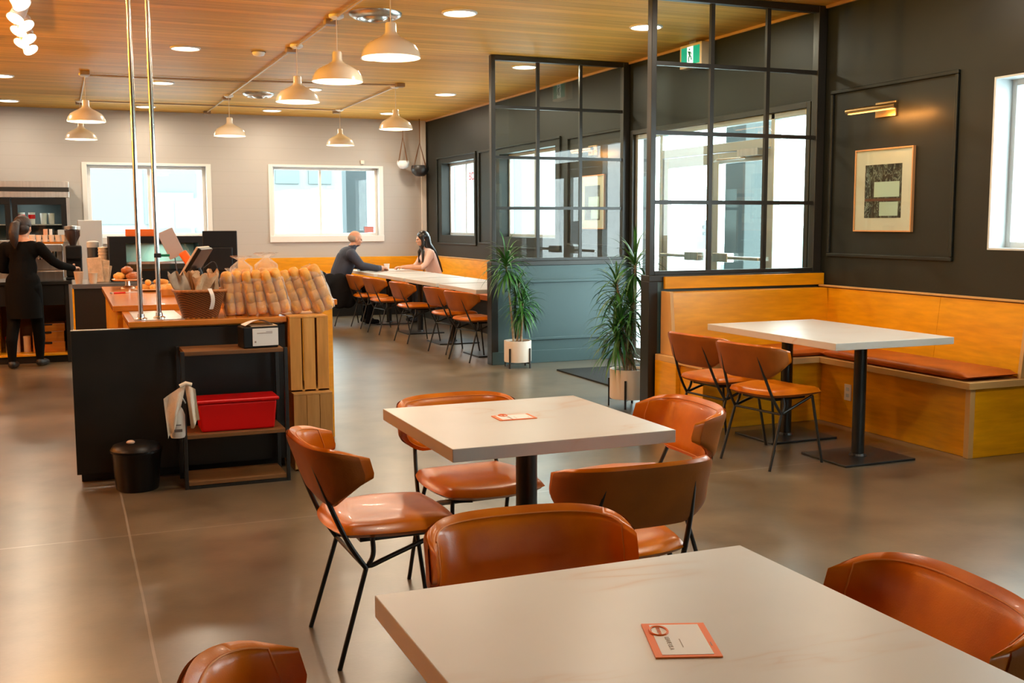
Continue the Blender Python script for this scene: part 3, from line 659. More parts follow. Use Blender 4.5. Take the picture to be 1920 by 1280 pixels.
def card(cx, cy, rz, w_, l_, label, logo=True):
    k = empty('table_card', (cx, cy, .7502), rz, label, 'card', None)
    MB().box(-w_/2, w_/2, -l_/2, l_/2, 0, .0025).build('orange_border', M_orange, k)
    MB().box(-w_/2+.012, w_/2-.012, -l_/2+.008, l_/2-.008, .0025, .0031).build('white_sheet', M_paper, k)
    ring = [(-.022*1+.015*math.cos(t)-.008, .035+.02*math.sin(t), .0034) for t in [2*PI*i/20 for i in range(21)]]
    MB().tube(ring, .0022, 5).build('oval_logo', M_orange, k)
    gp = mat('grey card print', (.35, .27, .22), .7)
    textm('printed_text', 'LEAVE US A', .0105, gp, (-.022, -.018, .0034), (0, 0, R(-90)), k, .0002)
    textm('printed_text', 'REVIEW', .009, mat('orange logo print', (.85, .16, .02), .6), (-.030, .035, .0036), (0, 0, R(-90)), k, .0002)
    MB().box(-.003, -.0015, -.035, .0, .0032, .0034).box(.045, .0465, -.03, -.015, .0032, .0034).build('printed_lines', gp, k)
    return k
card(.903, 1.47, R(0)+R(-20), .107, .143, 'white card with orange border and oval logo lying on the nearest table')
card(1.433, 3.462, R(-2), .138, .096, 'small white card with thin orange border lying on the middle table')

# ------------------------------------------------------------------ corner booth
bo = empty('corner_bench', (5.0, 6.2, 0), 0, 'L shaped amber plywood booth bench with rust cushions in the corner', 'bench')
def bbx(name, x0, x1, y0, y1, z0, z1, m, bevel=.003, **k): return MB().box(x0-5.0, x1-5.0, y0-6.2, y1-6.2, z0, z1).build(name, m, bo, bevel=bevel, **k)
bbx('seat_base', 5.02, 5.49, 4.90, 6.30, 0, .425, M_ply); bbx('corner_post', 4.995, 5.035, 4.875, 4.915, 0, .425, M_plyedge)
bbx('end_panel', 5.035, 5.49, 4.875, 4.8995, 0, .425, M_ply)
bbx('seat_base', 4.02, 5.49, 6.30, 6.9, 0, .425, M_ply)
bbx('seat_board', 4.97, 5.49, 4.86, 6.26, .4255, .468, M_plyedge); bbx('seat_board', 3.985, 5.49, 6.26, 6.9, .4255, .468, M_plyedge)
def cushion(name, x0, x1, y0, y1):
    def fn(top):
        def g_(u, v):
            s, t = 2*u-1, 2*v-1; e = max(abs(s), abs(t)); rim = math.sqrt(max(0, 1-e**9)); z = .4975+(.028 if top else -.0285)*rim
            return Vector(((x0+x1)/2-5.0+s*(x1-x0)/2, (y0+y1)/2-6.2+t*(y1-y0)/2, z))
        return g_
    return MB().grid(fn(1), 24, 24).grid(fn(0), 24, 24, flip=True).build(name, M_cush, bo, smooth=80, weld=True)
cushion('seat_cushion', 4.985, 5.40, 4.89, 6.28); cushion('seat_cushion', 4.08, 5.40, 6.285, 6.72)
def slab(name, pts, m, parent, off=(5.0, 6.2, 0), bevel=.002):   # pts: 4 profile points extruded between two ends
    (a, b) = pts; vs = [Vector(p)-Vector(off) for p in a]+[Vector(p)-Vector(off) for p in b]; n = len(a)
    fs = [tuple(range(n)), tuple(range(2*n-1, n-1, -1))]+[(i, (i+1) % n, (i+1) % n+n, i+n) for i in range(n)]
    return MB().add(vs, fs).build(name, m, parent, bevel=bevel)
def prof(y): return [(5.405, y, .469), (5.455, y, .925), (5.488, y, .925), (5.488, y, .469)]
slab('back_panel', (prof(4.90), prof(5.62)), M_ply, bo); slab('back_panel', (prof(5.622), prof(6.90)), M_ply, bo)
def prof2(x): return [(x, 6.735, .469), (x, 6.785, .925), (x, 6.905, .925), (x, 6.905, .469)]
slab('back_panel', (prof2(4.06), prof2(5.44)), M_ply, bo)
slab('end_trim', ([(x, y, z) for (x, y, z) in [(5.39, 4.872, .469), (5.44, 4.872, .93), (5.485, 4.872, .93), (5.485, 4.872, .469)]], [(x, y, z) for (x, y, z) in [(5.39, 4.899, .469), (5.44, 4.899, .93), (5.485, 4.899, .93), (5.485, 4.899, .469)]]), M_plyedge, bo)
slab('end_trim', ([(4.03, 6.72, .469), (4.03, 6.775, .93), (4.03, 6.90, .93), (4.03, 6.90, .469)], [(4.059, 6.72, .469), (4.059, 6.775, .93), (4.059, 6.90, .93), (4.059, 6.90, .469)]), M_plyedge, bo)
bbx('top_cap', 5.445, 5.489, 4.87, 6.9, .931, .945, M_plyedge, .003); bbx('upper_board', 4.055, 5.489, 6.8855, 6.91, .946, 1.035, M_ply, .002); bbx('side_board', 3.985, 4.019, 6.60, 6.90, 0, .425, M_ply)
ot = empty('wall_outlet', (5.019, 6.0, .245), 0, 'cream electrical outlet on the front of the booth bench', 'outlet')
MB().box(-.006, 0, -.035, .035, -.057, .057).build('cover_plate', M_cream, ot, bevel=.002)
for z in (-.022, .022): MB().box(-.008, -.0055, -.014, .014, z-.012, z+.012).build('socket', M_greyframe, ot)

# far banquette along the two far walls
fb = empty('long_banquette', (5.2, 13.5, 0), 0, 'long plywood banquette running along the far dark wall and the back wall', 'bench')
def fx(name, x0, x1, y0, y1, z0, z1, m): return MB().box(x0-5.2, x1-5.2, y0-13.5, y1-13.5, z0, z1).build(name, m, fb, bevel=.004)
fx('seat_base', 5.0, 5.49, 10.2, 16.98, 0, .43, M_black); fx('seat_cushion', 4.99, 5.43, 10.22, 16.9, .4305, .50, M_cush)  # both far seat bases coloured black for the shade below the tables
def prf(y): return [(5.40, y, .5005), (5.45, y, .90), (5.49, y, .90), (5.49, y, .5005)]
slab('back_panel', (prf(10.21), prf(16.97)), M_ply, fb, (5.2, 13.5, 0))
fx('top_cap', 5.44, 5.49, 10.2, 16.97, .9005, .915, M_plyedge)
fx('seat_base', 1.9, 4.995, 16.4, 16.98, 0, .43, M_black); fx('seat_cushion', 1.95, 4.985, 16.38, 16.85, .4305, .50, M_cush)
fx('back_panel', 1.9, 5.39, 16.90, 16.98, .5005, .90, M_ply)

# pictures with lamps
def picture(y, label, lb2):
    p = empty('framed_picture', (XW-.001, y, 1.66), 0, label, 'picture')
    w_, h_ = .30, .30
    f_ = MB(); f_.box(-.025, 0, -w_, w_, -h_, -h_+.010).box(-.025, 0, -w_, w_, h_-.010, h_).box(-.025, 0, -w_, -w_+.010, -h_+.010, h_-.010).box(-.025, 0, w_-.010, w_, -h_+.010, h_-.010)
    f_.build('frame', M_goldfr, p, bevel=.001)
    MB().box(-.016, -.001, -w_+.0101, w_-.0101, -h_+.0101, h_-.0101).build('mat_board', mat('cream mat board', (.78, .72, .66), .7), p)
    a = MB().box(-.0175, -.0161, -.19, .19, -.20, .185).build('printed_artwork', M_pic, p)
    q = MB().box(-.0188, -.0176, -.17, .09, -.05, .06).box(-.0188, -.0176, -.16, .03, -.185, -.085); q.build('pale_shapes', mat('pale green grey print', (.58, .70, .64), .5), a)
    q2 = MB().box(-.0188, -.0176, -.185, .185, -.078, -.06); q2.build('brown_bar', mat('red brown print', (.16, .045, .02), .5), a)
    MB().box(-.023, -.0225, -w_+.011, w_-.011, -h_+.011, h_-.011).build('pane', M_glass, p)
    l = empty('picture_lamp', (XW-.001, y, 2.235), 0, lb2, 'wall lamp')
    MB().box(-.02, 0, -.105, .105, -.055, .055).build('wall_plate', M_gold, l, bevel=.004)
    MB().tube([(-.02, 0, .0), (-.14, 0, .0)], .010, 8).build('arm', M_gold, l, smooth=1)
    MB().tube([(-.15, -.255, .0), (-.15, .255, .0)], .020, 14).build('lamp_tube', M_gold, l, smooth=40)
    MB().box(-.162, -.138, -.23, .23, -.0235, -.0185).build('light_strip', mat('dim warm light strip', (1, .5, .15), .4, emit=(1, .42, .10), es=3), l)
    return p
picture(6.25, 'framed abstract photograph with wide cream mat on the dark wall beside the booth', 'brass picture lamp above the framed photograph beside the booth')
picture(10.93, 'framed abstract photograph on the dark wall seen through the far glass partition', 'brass picture lamp seen through the far glass partition')
for y in (6.25, 10.93):
    l_ = bpy.data.lights.new('picture_lamp_glow', 'AREA'); l_.energy = 2.2; l_.color = (1, .38, .08); l_.shape = 'RECTANGLE'; l_.size = .02; l_.size_y = .4
    o = bpy.data.objects.new('picture_lamp_glow', l_); COL.objects.link(o); o.location = (XW-.12, y-.16, 2.19); o.rotation_euler = (0, R(-60), 0)

# entrance mat
em = boxo('entrance_mat', (4.36, 5.42, 7.25, 9.45, .0, .014), M_mat, bevel=.004); tag(em, 'black ribbed entrance mat lying inside the glass doors', 'mat')

# hanging planters in the far corner
def planter(x, y, z, r, m, ratio, label):
    p = empty('hanging_planter', (x, y, z), 0, label, 'planter')
    MB().lathe([(0, -r*ratio), (r*.5, -r*ratio*.92), (r*.85, -r*.5*ratio), (r, 0), (r*.93, r*.35), (r*.86, r*.42), (r*.80, r*.36), (0, r*.30)], 24).build('pot', m, p, smooth=50)
    mr = MB()
    for k in range(4): a = k*PI/2+.4; mr.tube([(r*.97*math.cos(a), r*.97*math.sin(a), .02), (0, 0, .42)], .005, 6)
    mr.tube([(0, 0, .40), (0, 0, HC-z-.001)], .007, 6).build('rope', mat('brown macrame rope', (.17, .075, .03), .8), p)
planter(5.03, 16.76, 2.38, .10, M_white, .85, 'white bowl planter hanging on ropes in the far corner')
planter(5.29, 16.70, 2.29, .145, mat('matte black pot', (.02, .02, .02), .4), .8, 'black bowl planter hanging on ropes in the far corner')

# ------------------------------------------------------------------ potted dracaenas
def leaf(mb, base_, d, L, W, droop, roll=0):
    d = Vector(d).normalized(); side = d.cross(Vector((0, 0, 1))); side = side.normalized() if side.length > .01 else Vector((1, 0, 0)); pts = []
    p = Vector(base_); dirn = d.copy(); n = 7
    vs = []
    for i in range(n+1):
        t = i/n; ww = W*(math.sin(PI*min(1, t*1.0+.12))**.6)*(1-t**3*.9); up = side.cross(dirn).normalized()
        vs += [p-side*ww*.5+up*ww*.18, p, p+side*ww*.5+up*ww*.18]
        p = p+dirn*(L/n); dirn = (dirn+Vector((0, 0, -droop/n*(.5+1.6*t)))).normalized()
    fs = []
    for i in range(n):
        a = i*3; fs += [(a, a+1, a+4, a+3), (a+1, a+2, a+5, a+4)]
    mb.add(vs, fs)
def dracaena(x, y, z0, r, hpot, canes, label, seed, legs):
    rd = random.Random(seed); t = empty('potted_dracaena', (x, y, 0), 0, label, 'potted plant')
    MB().lathe([(0, z0), (r*.985, z0), (r, z0+.01), (r, z0+hpot), (r-.012, z0+hpot), (r-.014, z0+hpot-.02), (0, z0+hpot-.02)], 36).build('pot', M_cream, t, smooth=40)
    MB().lathe([(0, z0+hpot-.012), (r-.016, z0+hpot-.018)], 24).build('soil', M_soil, t)
    st = MB()
    for k in range(4):
        a = legs+k*PI/2; cx_, cy_ = (r+.008)*math.cos(a), (r+.008)*math.sin(a); M = Matrix.Translation((cx_, cy_, 0)) @ Matrix.Rotation(a, 4, 'Z')
        st.box(-.006, .006, -.008, .008, 0, z0+hpot*.66, M=M)
        q = Matrix.Rotation(a, 4, 'Z')
        if k < 2: st.box(-r, r, -.006, .006, z0-.016, z0-.003, M=q)
    st.build('plant_stand', M_black, t)
    zb = z0+hpot-.02
    for (bx, by, tx, ty, tz, nl, L) in canes:
        nl = int(nl*1.35)
        mid = Vector(((bx+tx)/2+rd.uniform(-.02, .02), (by+ty)/2, (zb+tz)/2)); c = MB().tube([(bx, by, zb-.01), mid, (tx, ty, tz)], [.013, .011, .009], 8, fil=.2)
        cn = c.build('cane', M_cane, t, smooth=1)
        lf = MB()
        for i in range(nl):
            f_ = i/nl; el = R(78-125*f_**.8)+rd.uniform(-.18, .18); az = i*2.4+rd.uniform(-.3, .3)
            d = (math.cos(az)*math.cos(el), math.sin(az)*math.cos(el), math.sin(el)); zz = tz-.14*f_+.02
            k_ = (zz-zb)/(tz-zb); leaf(lf, (tx, ty, zz), (d[0], d[1]*(.3 if d[1]*(9-y) < 0 else 1), d[2]), 1.15*L*rd.uniform(.75, 1.15), rd.uniform(.018, .027), rd.uniform(1.3, 2.6))
        lf.build('leaf_crown', M_leaf, cn, smooth=60)
    return t
dracaena(4.11, 9.83, .06, .136, .21, [(-.045, -.01, -.13, -.02, 1.03, 70, .30), (.02, -.03, .035, -.05, .66, 46, .25), (-.005, .02, .07, .05, .60, 34, .24), (.04, .0, .01, .0, .84, 22, .2)], 'dracaena with two leafy heads in a cream pot before the far partition', 5, R(35))
dracaena(4.02, 7.36, .07, .15, .23, [(.0, -.02, .03, -.03, 1.12, 46, .27), (-.01, .03, .0, -.03, .80, 40, .26), (.03, .02, -.10, -.04, .68, 48, .30), (.04, -.03, -.10, .03, .96, 34, .26), (-.02, 0, -.13, -.02, .56, 34, .28)], 'tall dracaena in a cream pot half hidden by the near partition post', 11, R(-128))

# ------------------------------------------------------------------ serving counter island
sc_ = empty('serving_counter', (.6, 6.6, 0), 0, 'serving counter with dark front panel and honey wood tops, poles standing on it', 'counter')
def cbx(name, x0, x1, y0, y1, z0, z1, m, parent=None, bevel=.003): return MB().box(x0-.6, x1-.6, y0-6.6, y1-6.6, z0, z1).build(name, m, parent or sc_, bevel=bevel)
cbx('front_panel', -.003, 1.16, 6.30, 6.335, .055, .852, M_blackm); cbx('metal_edge', -.003, .30, 6.298, 6.337, .852, .857, M_steel, bevel=.001)
cbx('kick_plate', .02, 1.15, 6.37, 6.39, 0, .06, M_black); cbx('cabinet', .30, 1.155, 6.34, 7.03, .06, .862, M_ply)
cbx('lower_worktop', .295, 1.165, 6.272, 7.06, .863, .895, M_counter, bevel=.004); cbx('upper_cabinet', .27, 1.62, 7.08, 9.28, 0, .893, M_ply)
cbx('upper_worktop', .245, 1.65, 7.062, 9.30, .894, .93, M_counter, bevel=.004); cbx('steel_inlay', .335, .60, 6.33, 7.0, .8952, .8985, M_steel, bevel=.001)
for i, (x, y, lb) in enumerate(((.369, 6.375, 'left of the two steel poles rising from the serving counter to the ceiling'), (.472, 6.44, 'right of the two steel poles on the serving counter, carrying a green clip'))):
    p = empty('support_pole', (x, y, .8986), 0, lb, 'pole', 'steel poles'); MB().tube([(0, 0, .004), (0, 0, HC-.8986-.001)], .0135, 14).build('tube', M_chrome, p, smooth=1)
    MB().lathe([(.034, 0), (.034, .006), (.02, .012), (.018, .03), (.0, .03)], 20).build('foot_flange', M_chrome, p, smooth=50)
gc = empty('bag_clip', (.485, 6.425, 1.255), 0, 'small green and black clip fixed on the right steel pole', 'clip'); MB().box(-.03, .008, -.012, .012, -.012, .012).build('jaw', M_black, gc, bevel=.003); MB().box(.0081, .055, -.008, .008, -.007, .007).build('handle', mat('green plastic', (.0, .22, .09), .4), gc, bevel=.003)

# open shelf unit with things on it
su = empty('shelf_unit', (.82, 6.1, 0), 0, 'black framed shelf unit with dark boards standing before the counter panel', 'shelf')
for x in (-.285, .265):
    for y in (-.15, .13): MB().box(x, x+.02, y, y+.02, 0, .752).build('post', M_black, su, bevel=.002)
for z in (.018, .275, .728): MB().box(-.264, .264, -.145, .148, z, z+.022).build('shelf_board', M_shelfwood, su, bevel=.002)
MB().box(-.264, .264, -.150, -.1455, .0, .016).build('bottom_rail', M_black, su)
rb = empty('storage_box', (.835, 6.09, .2975), 0, 'red plastic storage box on the middle board of the shelf unit', 'box')
def taper(x, y, z0, z1, k): return [(-x*k, -y*k, z0), (x*k, -y*k, z0), (x*k, y*k, z0), (-x*k, y*k, z0), (-x, -y, z1), (x, -y, z1), (x, y, z1), (-x, y, z1)]
BF = [(3, 2, 1, 0), (4, 5, 6, 7), (0, 1, 5, 4), (1, 2, 6, 5), (2, 3, 7, 6), (3, 0, 4, 7)]
MB().add(taper(.212, .098, 0, .158, .93), BF).build('body', M_red, rb, bevel=.012, seg=4); MB().box(-.225, .225, -.107, .107, .1585, .178).build('lid', M_red, rb, bevel=.008, seg=3)
nh = empty('napkin_dispenser', (.97, 6.05, .7505), R(6), 'black napkin dispenser with a white printed card on top of the shelf unit', 'dispenser')
MB().box(-.105, .09, -.06, .07, 0, .118).build('housing', M_blackpl, nh, bevel=.006); MB().box(-.055, .088, -.0655, -.0605, .012, .108).build('white_card', M_paper, nh, bevel=.001)
MB().box(-.03, .055, -.0668, -.0656, .08, .084).box(.02, .055, -.0668, -.0656, .088, .091).box(-.045, -.036, -.0668, -.0656, .03, .04).build('printed_lines', mat('grey card print', (.3, .3, .3)), nh)
def sheet(fn, nu, nv, th): return MB().grid(lambda u, v: Vector(fn(u, v)), nu, nv).grid(lambda u, v: Vector(fn(u, v))-Vector((0, 0, th)), nu, nv, flip=True)
sheet(lambda u, v: (-.09+.16*u, -.05+.10*v, .1255+.030*math.sin(PI*u)*(1-.3*v)), 14, 4, .002).build('napkin', M_paper, nh, smooth=1)
MB().box(-.06, .088, -.055, .05, .1182, .1225).build('napkin_stack', M_kraft, nh)
# cloth and spray bottle on the left post
cl2 = empty('spray_bottle', (.505, 5.925, .298), 0, 'white spray bottle hanging on the near left post of the shelf unit', 'bottle')
MB().lathe([(0, 0), (.036, 0), (.040, .01), (.040, .12), (.030, .15), (.016, .17), (.014, .20), (0, .20)], 20).build('bottle_body', mat('milky plastic', (.62, .60, .55), .45), cl2, smooth=50)
MB().box(-.012, .03, -.012, .012, .2002, .245).tube([(.025, 0, .22), (.045, 0, .18)], .005, 6).build('trigger_head', M_greyframe, cl2, bevel=.004)
MB().box(-.02, .02, -.0412, -.0395, .035, .05).box(-.02, .015, -.0412, -.0395, .07, .075).build('printed_lines', mat('dark label print', (.12, .10, .09)), cl2)
def flap(A, B, C, D, ph):
    def fn(off):
        def g_(u, v):
            p = Vector(A)*(1-u)*(1-v)+Vector(B)*u*(1-v)+Vector(C)*u*v+Vector(D)*(1-u)*v
            return Vector((p.x-.505, -.022+.016*math.sin(7*u+ph)*(.3+v)+.012*math.sin(5*v+3*u+ph)+off, p.y-.5+.006*math.sin(9*u+ph)*v))
        return g_
    return fn
cm = MB()
for q, ph in ((((.436, .515), (.550, .592), (.508, .395), (.452, .298)), .5), (((.545, .592), (.598, .560), (.615, .400), (.572, .340)), 2.2)):
    fq = flap(*q, ph); cm.grid(fq(0), 14, 14).grid(fq(.006), 14, 14, flip=True)
cm.tube([(.015, -.02, .078), (.045, -.02, .092), (.075, -.018, .082)], .012, 8)
ct = cm.build('cleaning_cloth', mat('beige cotton cloth', (.70, .62, .50), .85, bump=(90, .3)), None, smooth=1); ct.location = (.505, 5.9, .5)
tag(ct, 'white cleaning cloth draped over the spray bottle beside the red box', 'cloth')
tb = empty('waste_bin', (.30, 6.09, 0), 0, 'round black waste bin on the floor before the counter panel', 'bin')
MB().lathe([(0, 0), (.105, 0), (.112, .01), (.130, .205), (.136, .21), (.136, .222), (.124, .222), (.10, .02), (0, .02)], 32).build('bin_body', mat('glossy black bin', (.003, .003, .003), .3, spec=.25), tb, smooth=50)
MB().lathe([(.134, .2225), (.12, .245), (.06, .262), (0, .266)], 28).build('bin_lid', M_blackpl, tb, smooth=50); MB().ball((-.03, -.05, .268), (.022, .018, .012)).build('lid_knob', mat('pale lid knob', (.75, .55, .42), .5), tb, smooth=1)

def crate(name, x0, x1, y0, y1, z0, z1, n, gap, m, label):
    c = empty(name, ((x0+x1)/2, (y0+y1)/2, z0), 0, label, 'crate', 'slatted wooden crates'); hx, hy, H = (x1-x0)/2, (y1-y0)/2, z1-z0; sw = (2*hx-gap*(n-1))/n
    for sgn in (-1, 1):
        for i in range(n):
            a = -hx+i*(sw+gap); b = MB(); b.box(a, a+sw, sgn*hy-(.012 if sgn > 0 else 0), sgn*hy+(.012 if sgn < 0 else 0), .0, H-.013); b.build('slat', m, c, bevel=.002)
    for z in (0.0, H-.0125): MB().box(-hx, hx, -hy, hy, z, z+.012).build('end_board', m, c, bevel=.002)
    for x in (-hx+.001, hx-.013): MB().box(x, x+.012, -hy+.0125, hy-.0125, .0125, H-.0130).build('side_board', m, c, bevel=.002)
    return c
crate('wooden_crate', 1.172, 1.40, 6.16, 6.62, 0, .455, 3, .002, M_crate2, 'lower wooden crate of closed planks standing on the floor at the counter end')
crate('wooden_crate', 1.172, 1.398, 6.23, 6.60, .4555, .898, 3, .012, M_crate, 'upper wooden crate with open slats stacked at the counter end, bread on top')

# basket of paper bags
bk = empty('wicker_basket', (.70, 6.46, .8955), 0, 'brown wicker basket filled with paper bags on the serving counter', 'basket')
def bas(k, inner=0):
    def fn(u, v):
        a = 2*PI*u; z = .155*v; rx = (.098+.047*v)-inner; ry = (.085+.045*v)-inner; c_, s_ = math.cos(a), math.sin(a); e = .55
        return Vector((rx*math.copysign(abs(c_)**e, c_), ry*math.copysign(abs(s_)**e, s_), z+(.006 if inner else 0)*(1-v)))
    return fn
MB().grid(bas(0), 40, 8, wrapu=True).grid(bas(0, .008), 40, 8, wrapu=True, flip=True).box(-.09, .09, -.08, .08, 0, .006).build('basket_body', M_wicker, bk, smooth=60)
MB().tube([bas(0)(i/40, 1)+Vector((0, 0, .0)) for i in range(41)], .009, 8).build('rim', mat('wound wicker rim', (.40, .14, .03), .5, var=(60, .4)), bk, smooth=1)
def crumple(cx, cy, z0, w_, h_, seed, lean=0):
    rd = random.Random(seed); ph = [rd.uniform(0, 6) for _ in range(6)]
    def fn(off):
        def g_(u, v):
            a = 2*PI*u; r = w_*(.55+.25*v+.22*math.sin(3*a+ph[0]+2*v)+.16*math.sin(5*a+ph[1]-3*v))*(1-off); z = h_*v+.014*math.sin(4*a+ph[2])*v
            return Vector((cx+r*math.cos(a)*.62+lean*v, cy+r*math.sin(a)*.5, z0+z))
        return g_
    return MB().grid(fn(0), 26, 8, wrapu=True).grid(fn(.08), 26, 8, wrapu=True, flip=True)
for i, (cx, cy, w_, h_, ln_, m) in enumerate(((-.085, .0, .085, .10, -.045, mat('grey brown paper', (.42, .33, .24), .8, var=(14, .3))), (.0, -.01, .105, .085, .03, M_kraft), (.085, .02, .06, .11, .0, M_kraft), (-.02, .05, .08, .10, -.02, M_kraft))):
    tag(None if False else (lambda o: o)(crumple(cx, cy, 0, w_, h_+.04, i+3, ln_).build('paper_bag', m, None, smooth=50, loc=(.70, 6.46, 1.01))), ['crumpled grey brown paper bag at the rear left of the basket', 'crumpled kraft bag spilling over the basket front', 'folded kraft bag standing at the monitor side of the basket', 'kraft bag behind the others in the basket'][i], 'paper bag', 'paper bags in the basket')
pw = sheet(lambda u, v: (-.008+.022*u+.012*math.sin(v*3), -.150-.010*math.sin(PI*v)+.03*(1-min(1, v*4)), .155+.015-(.115*v)), 3, 12, .0015).build('paper_strip', M_paper, None, smooth=1, loc=(.74, 6.455, .8955)); tag(pw, 'white paper strip hanging over the basket rim', 'paper')

# bagged rolls leaning along the counter
def bag_mat():
    m = bpy.data.materials.new('crinkled clear bag film'); m.use_nodes = True; nt = m.node_tree; b = nt.nodes['Principled BSDF']
    b.inputs['Base Color'].default_value = (.85, .83, .80, 1); b.inputs['Roughness'].default_value = .12; b.inputs['Specular IOR Level'].default_value = .9
    tr = nt.nodes.new('ShaderNodeBsdfTransparent'); lw = nt.nodes.new('ShaderNodeLayerWeight'); lw.inputs[0].default_value = .35
    tc = nt.nodes.new('ShaderNodeTexCoord'); n = noise_node(nt, tc.outputs['Object'], 38, 3, (1, 1, .4), .6, 1.5)
    bp = nt.nodes.new('ShaderNodeBump'); bp.inputs['Strength'].default_value = .8; bp.inputs['Distance'].default_value = .01; nt.links.new(n, bp.inputs['Height']); nt.links.new(bp.outputs[0], b.inputs['Normal'])
    f = math_node(nt, 'ADD', math_node(nt, 'MULTIPLY', lw.outputs['Facing'], .55), .13)
    mx = nt.nodes.new('ShaderNodeMixShader'); nt.links.new(f, mx.inputs[0]); nt.links.new(tr.outputs[0], mx.inputs[1]); nt.links.new(b.outputs[0], mx.inputs[2]); nt.links.new(mx.outputs[0], nt.nodes['Material Output'].inputs[0]); return m
M_bag = bag_mat()
def bread_bag(x, y, z, lean, label, seed, top=0, s=1.0, twist=0):
    rd = random.Random(seed); b = empty('bread_bag', (x, y, z), 0, label, 'bread', 'bagged bread rolls'); b.rotation_euler = (R(-7), R(lean), R(twist))
    lo = MB()
    for i in range(4):
        for j in (-1, 1):
            cx_, cz_ = j*.0275*s, (.042+i*.058)*s; ph_ = rd.uniform(0, 9)
            def rb_(u, v, cx_=cx_, cz_=cz_, ph_=ph_):
                a = 2*PI*u; ph = PI*v; e = .68
                def pw(q): return math.copysign(abs(q)**e, q)
                k = 1+.05*math.sin(3*a+ph_)
                return Vector((cx_+.0305*s*k*pw(math.cos(a))*pw(math.sin(ph)), -.002+.048*s*k*pw(math.sin(a))*pw(math.sin(ph)), cz_+.046*s*pw(math.cos(ph))))
            lo.grid(rb_, 18, 10, wrapu=True)
    lo.build('bread_rolls', M_bun, b, smooth=1)
    ph = [rd.uniform(0, 6) for _ in range(4)]
    def film(u, v):
        a = 2*PI*u; c_, s_ = math.cos(a), math.sin(a); e = .55
        r = 1+.035*math.sin(7*a+ph[0]+9*v)+.03*math.sin(11*a+ph[1]-14*v)
        k = 1 if v < .8 else max(.24, 1-(v-.8)*6.0) if v < .93 else .24+(v-.93)*7*top
        k *= (.9+.1*min(1, v*8)); return Vector((.064*s*k*r*math.copysign(abs(c_)**e, c_), .052*s*k*r*math.copysign(abs(s_)**e, s_), (.002+(.25+.055*top)*v)*s))
    mb = MB().grid(film, 44, 26, wrapu=True); mb.build('plastic_bag', M_bag, b, smooth=70)
    if top: MB().lathe([(.018*s, .232*s), (.020*s, .238*s), (.018*s, .244*s)], 12).build('bag_tie', M_red if seed % 2 else M_white, b)
    return b
for a in ((.90, 6.46, .897, -3, 'bagged rolls standing upright, right beside the wicker basket', 1, .5, 1.0, 5), (1.025, 6.42, .9, -8, 'bagged rolls second from the basket, leaning toward it', 2, 0, 1.0, -8), (1.155, 6.40, .903, -13, 'bagged rolls in the middle of the counter row, leaning', 3, 0, 1.03, 4),
          (1.29, 6.42, .909, -18, 'bagged rolls leaning most, second from the crate end', 4, 0, 1.03, -5), (1.42, 6.41, .909, -20, 'bagged rolls on the upper crate, last of the row', 5, .3, 1.1, 6),
          (.96, 6.62, .898, 2, 'bagged rolls behind the front row near the basket, clear bag top showing', 6, 1.5, 1.02, 0), (1.12, 6.64, .898, 2, 'bagged rolls behind the front row with a tall puffed bag top', 7, 1.8, 1.02, 10)): bread_bag(*a)

# ------------------------------------------------------------------ things on the upper worktop
def bunmesh(mb, c, r, seed): mb.ball(c, (r, r*.9, r*.62), 14, 8, jit=.25)
cs = empty('cake_stand', (.43, 9.0, .9305), 0, 'pale cake stand of dark buns at the window end of the upper worktop', 'cake stand')
MB().lathe([(0, 0), (.055, 0), (.05, .01), (.02, .02), (.018, .06), (0, .06)], 24).build('foot', M_steel, cs, smooth=50); MB().lathe([(0, .0602), (.105, .0602), (.118, .072), (.112, .074), (.1, .067), (0, .067)], 32).build('plate', M_plate, cs, smooth=50)
buns = [(-.06, -.02, 0), (.03, -.05, 0), (.055, .03, 0), (-.02, .05, 0), (.0, .0, .045)]
for i, (x, y, z) in enumerate(buns):
    o = MB().ball((0, 0, 0), (.044, .041, .030), 16, 10, jit=.25).build('burger_bun', M_bun2 if i else M_bun, None, smooth=1, loc=(.43+x, 9.0+y, .9305+.067+.029+z)); tag(o, ['split golden bun at the front of the cake stand', 'dark bun on the cake stand, near edge', 'dark bun on the cake stand, far right', 'dark bun on the cake stand, at the back', 'dark bun on top of the pile on the cake stand'][i], 'bun', 'buns on the cake stand')
pp = MB().lathe([(0, 0), (.10, 0), (.145, .016), (.142, .019), (.1, .006), (0, .006)], 36).build('pastry_plate', M_plate, None, smooth=50, loc=(.60, 8.55, .9302)); tag(pp, 'wide cream plate of golden pastries behind the steel poles', 'plate')
spots = [(-.08, -.06, .0), (.0, -.07, .0), (.08, -.05, .0), (-.08, .03, 0), (.01, .02, .0), (.09, .04, .0), (-.03, -.02, .035), (.05, .0, .038)]
for i, (x, y, z) in enumerate(spots):
    q = MB(); n = 9; pts = [(.045*math.cos(PI*k/n)*1.1, .018*math.sin(PI*k/n), 0) for k in range(n+1)]; q.tube(pts, [.006+.017*math.sin(PI*k/n)**.7 for k in range(n+1)], 10)
    o = q.build('croissant', M_bun, None, smooth=1, loc=(.60+x, 8.55+y, .9302+.030+z)); o.rotation_euler.z = i*1.3
    tag(o, 'golden curved pastry lying in the heap on the cream plate', 'pastry', 'golden pastries on the cream plate')
rt = empty('serving_tongs', (.36, 8.35, .931), R(20), 'red handled serving tongs on the upper worktop before the cake stand', 'tongs')
for sg_ in (-1, 1):
    MB().box(-.07, .02, sg_*.013-.005, sg_*.013+.005, 0, .008).build('red_grip', M_red, rt, bevel=.003); MB().box(.0202, .13, sg_*.010-.003, sg_*.010+.003, .002, .006).build('steel_arm', M_steel, rt, bevel=.001)
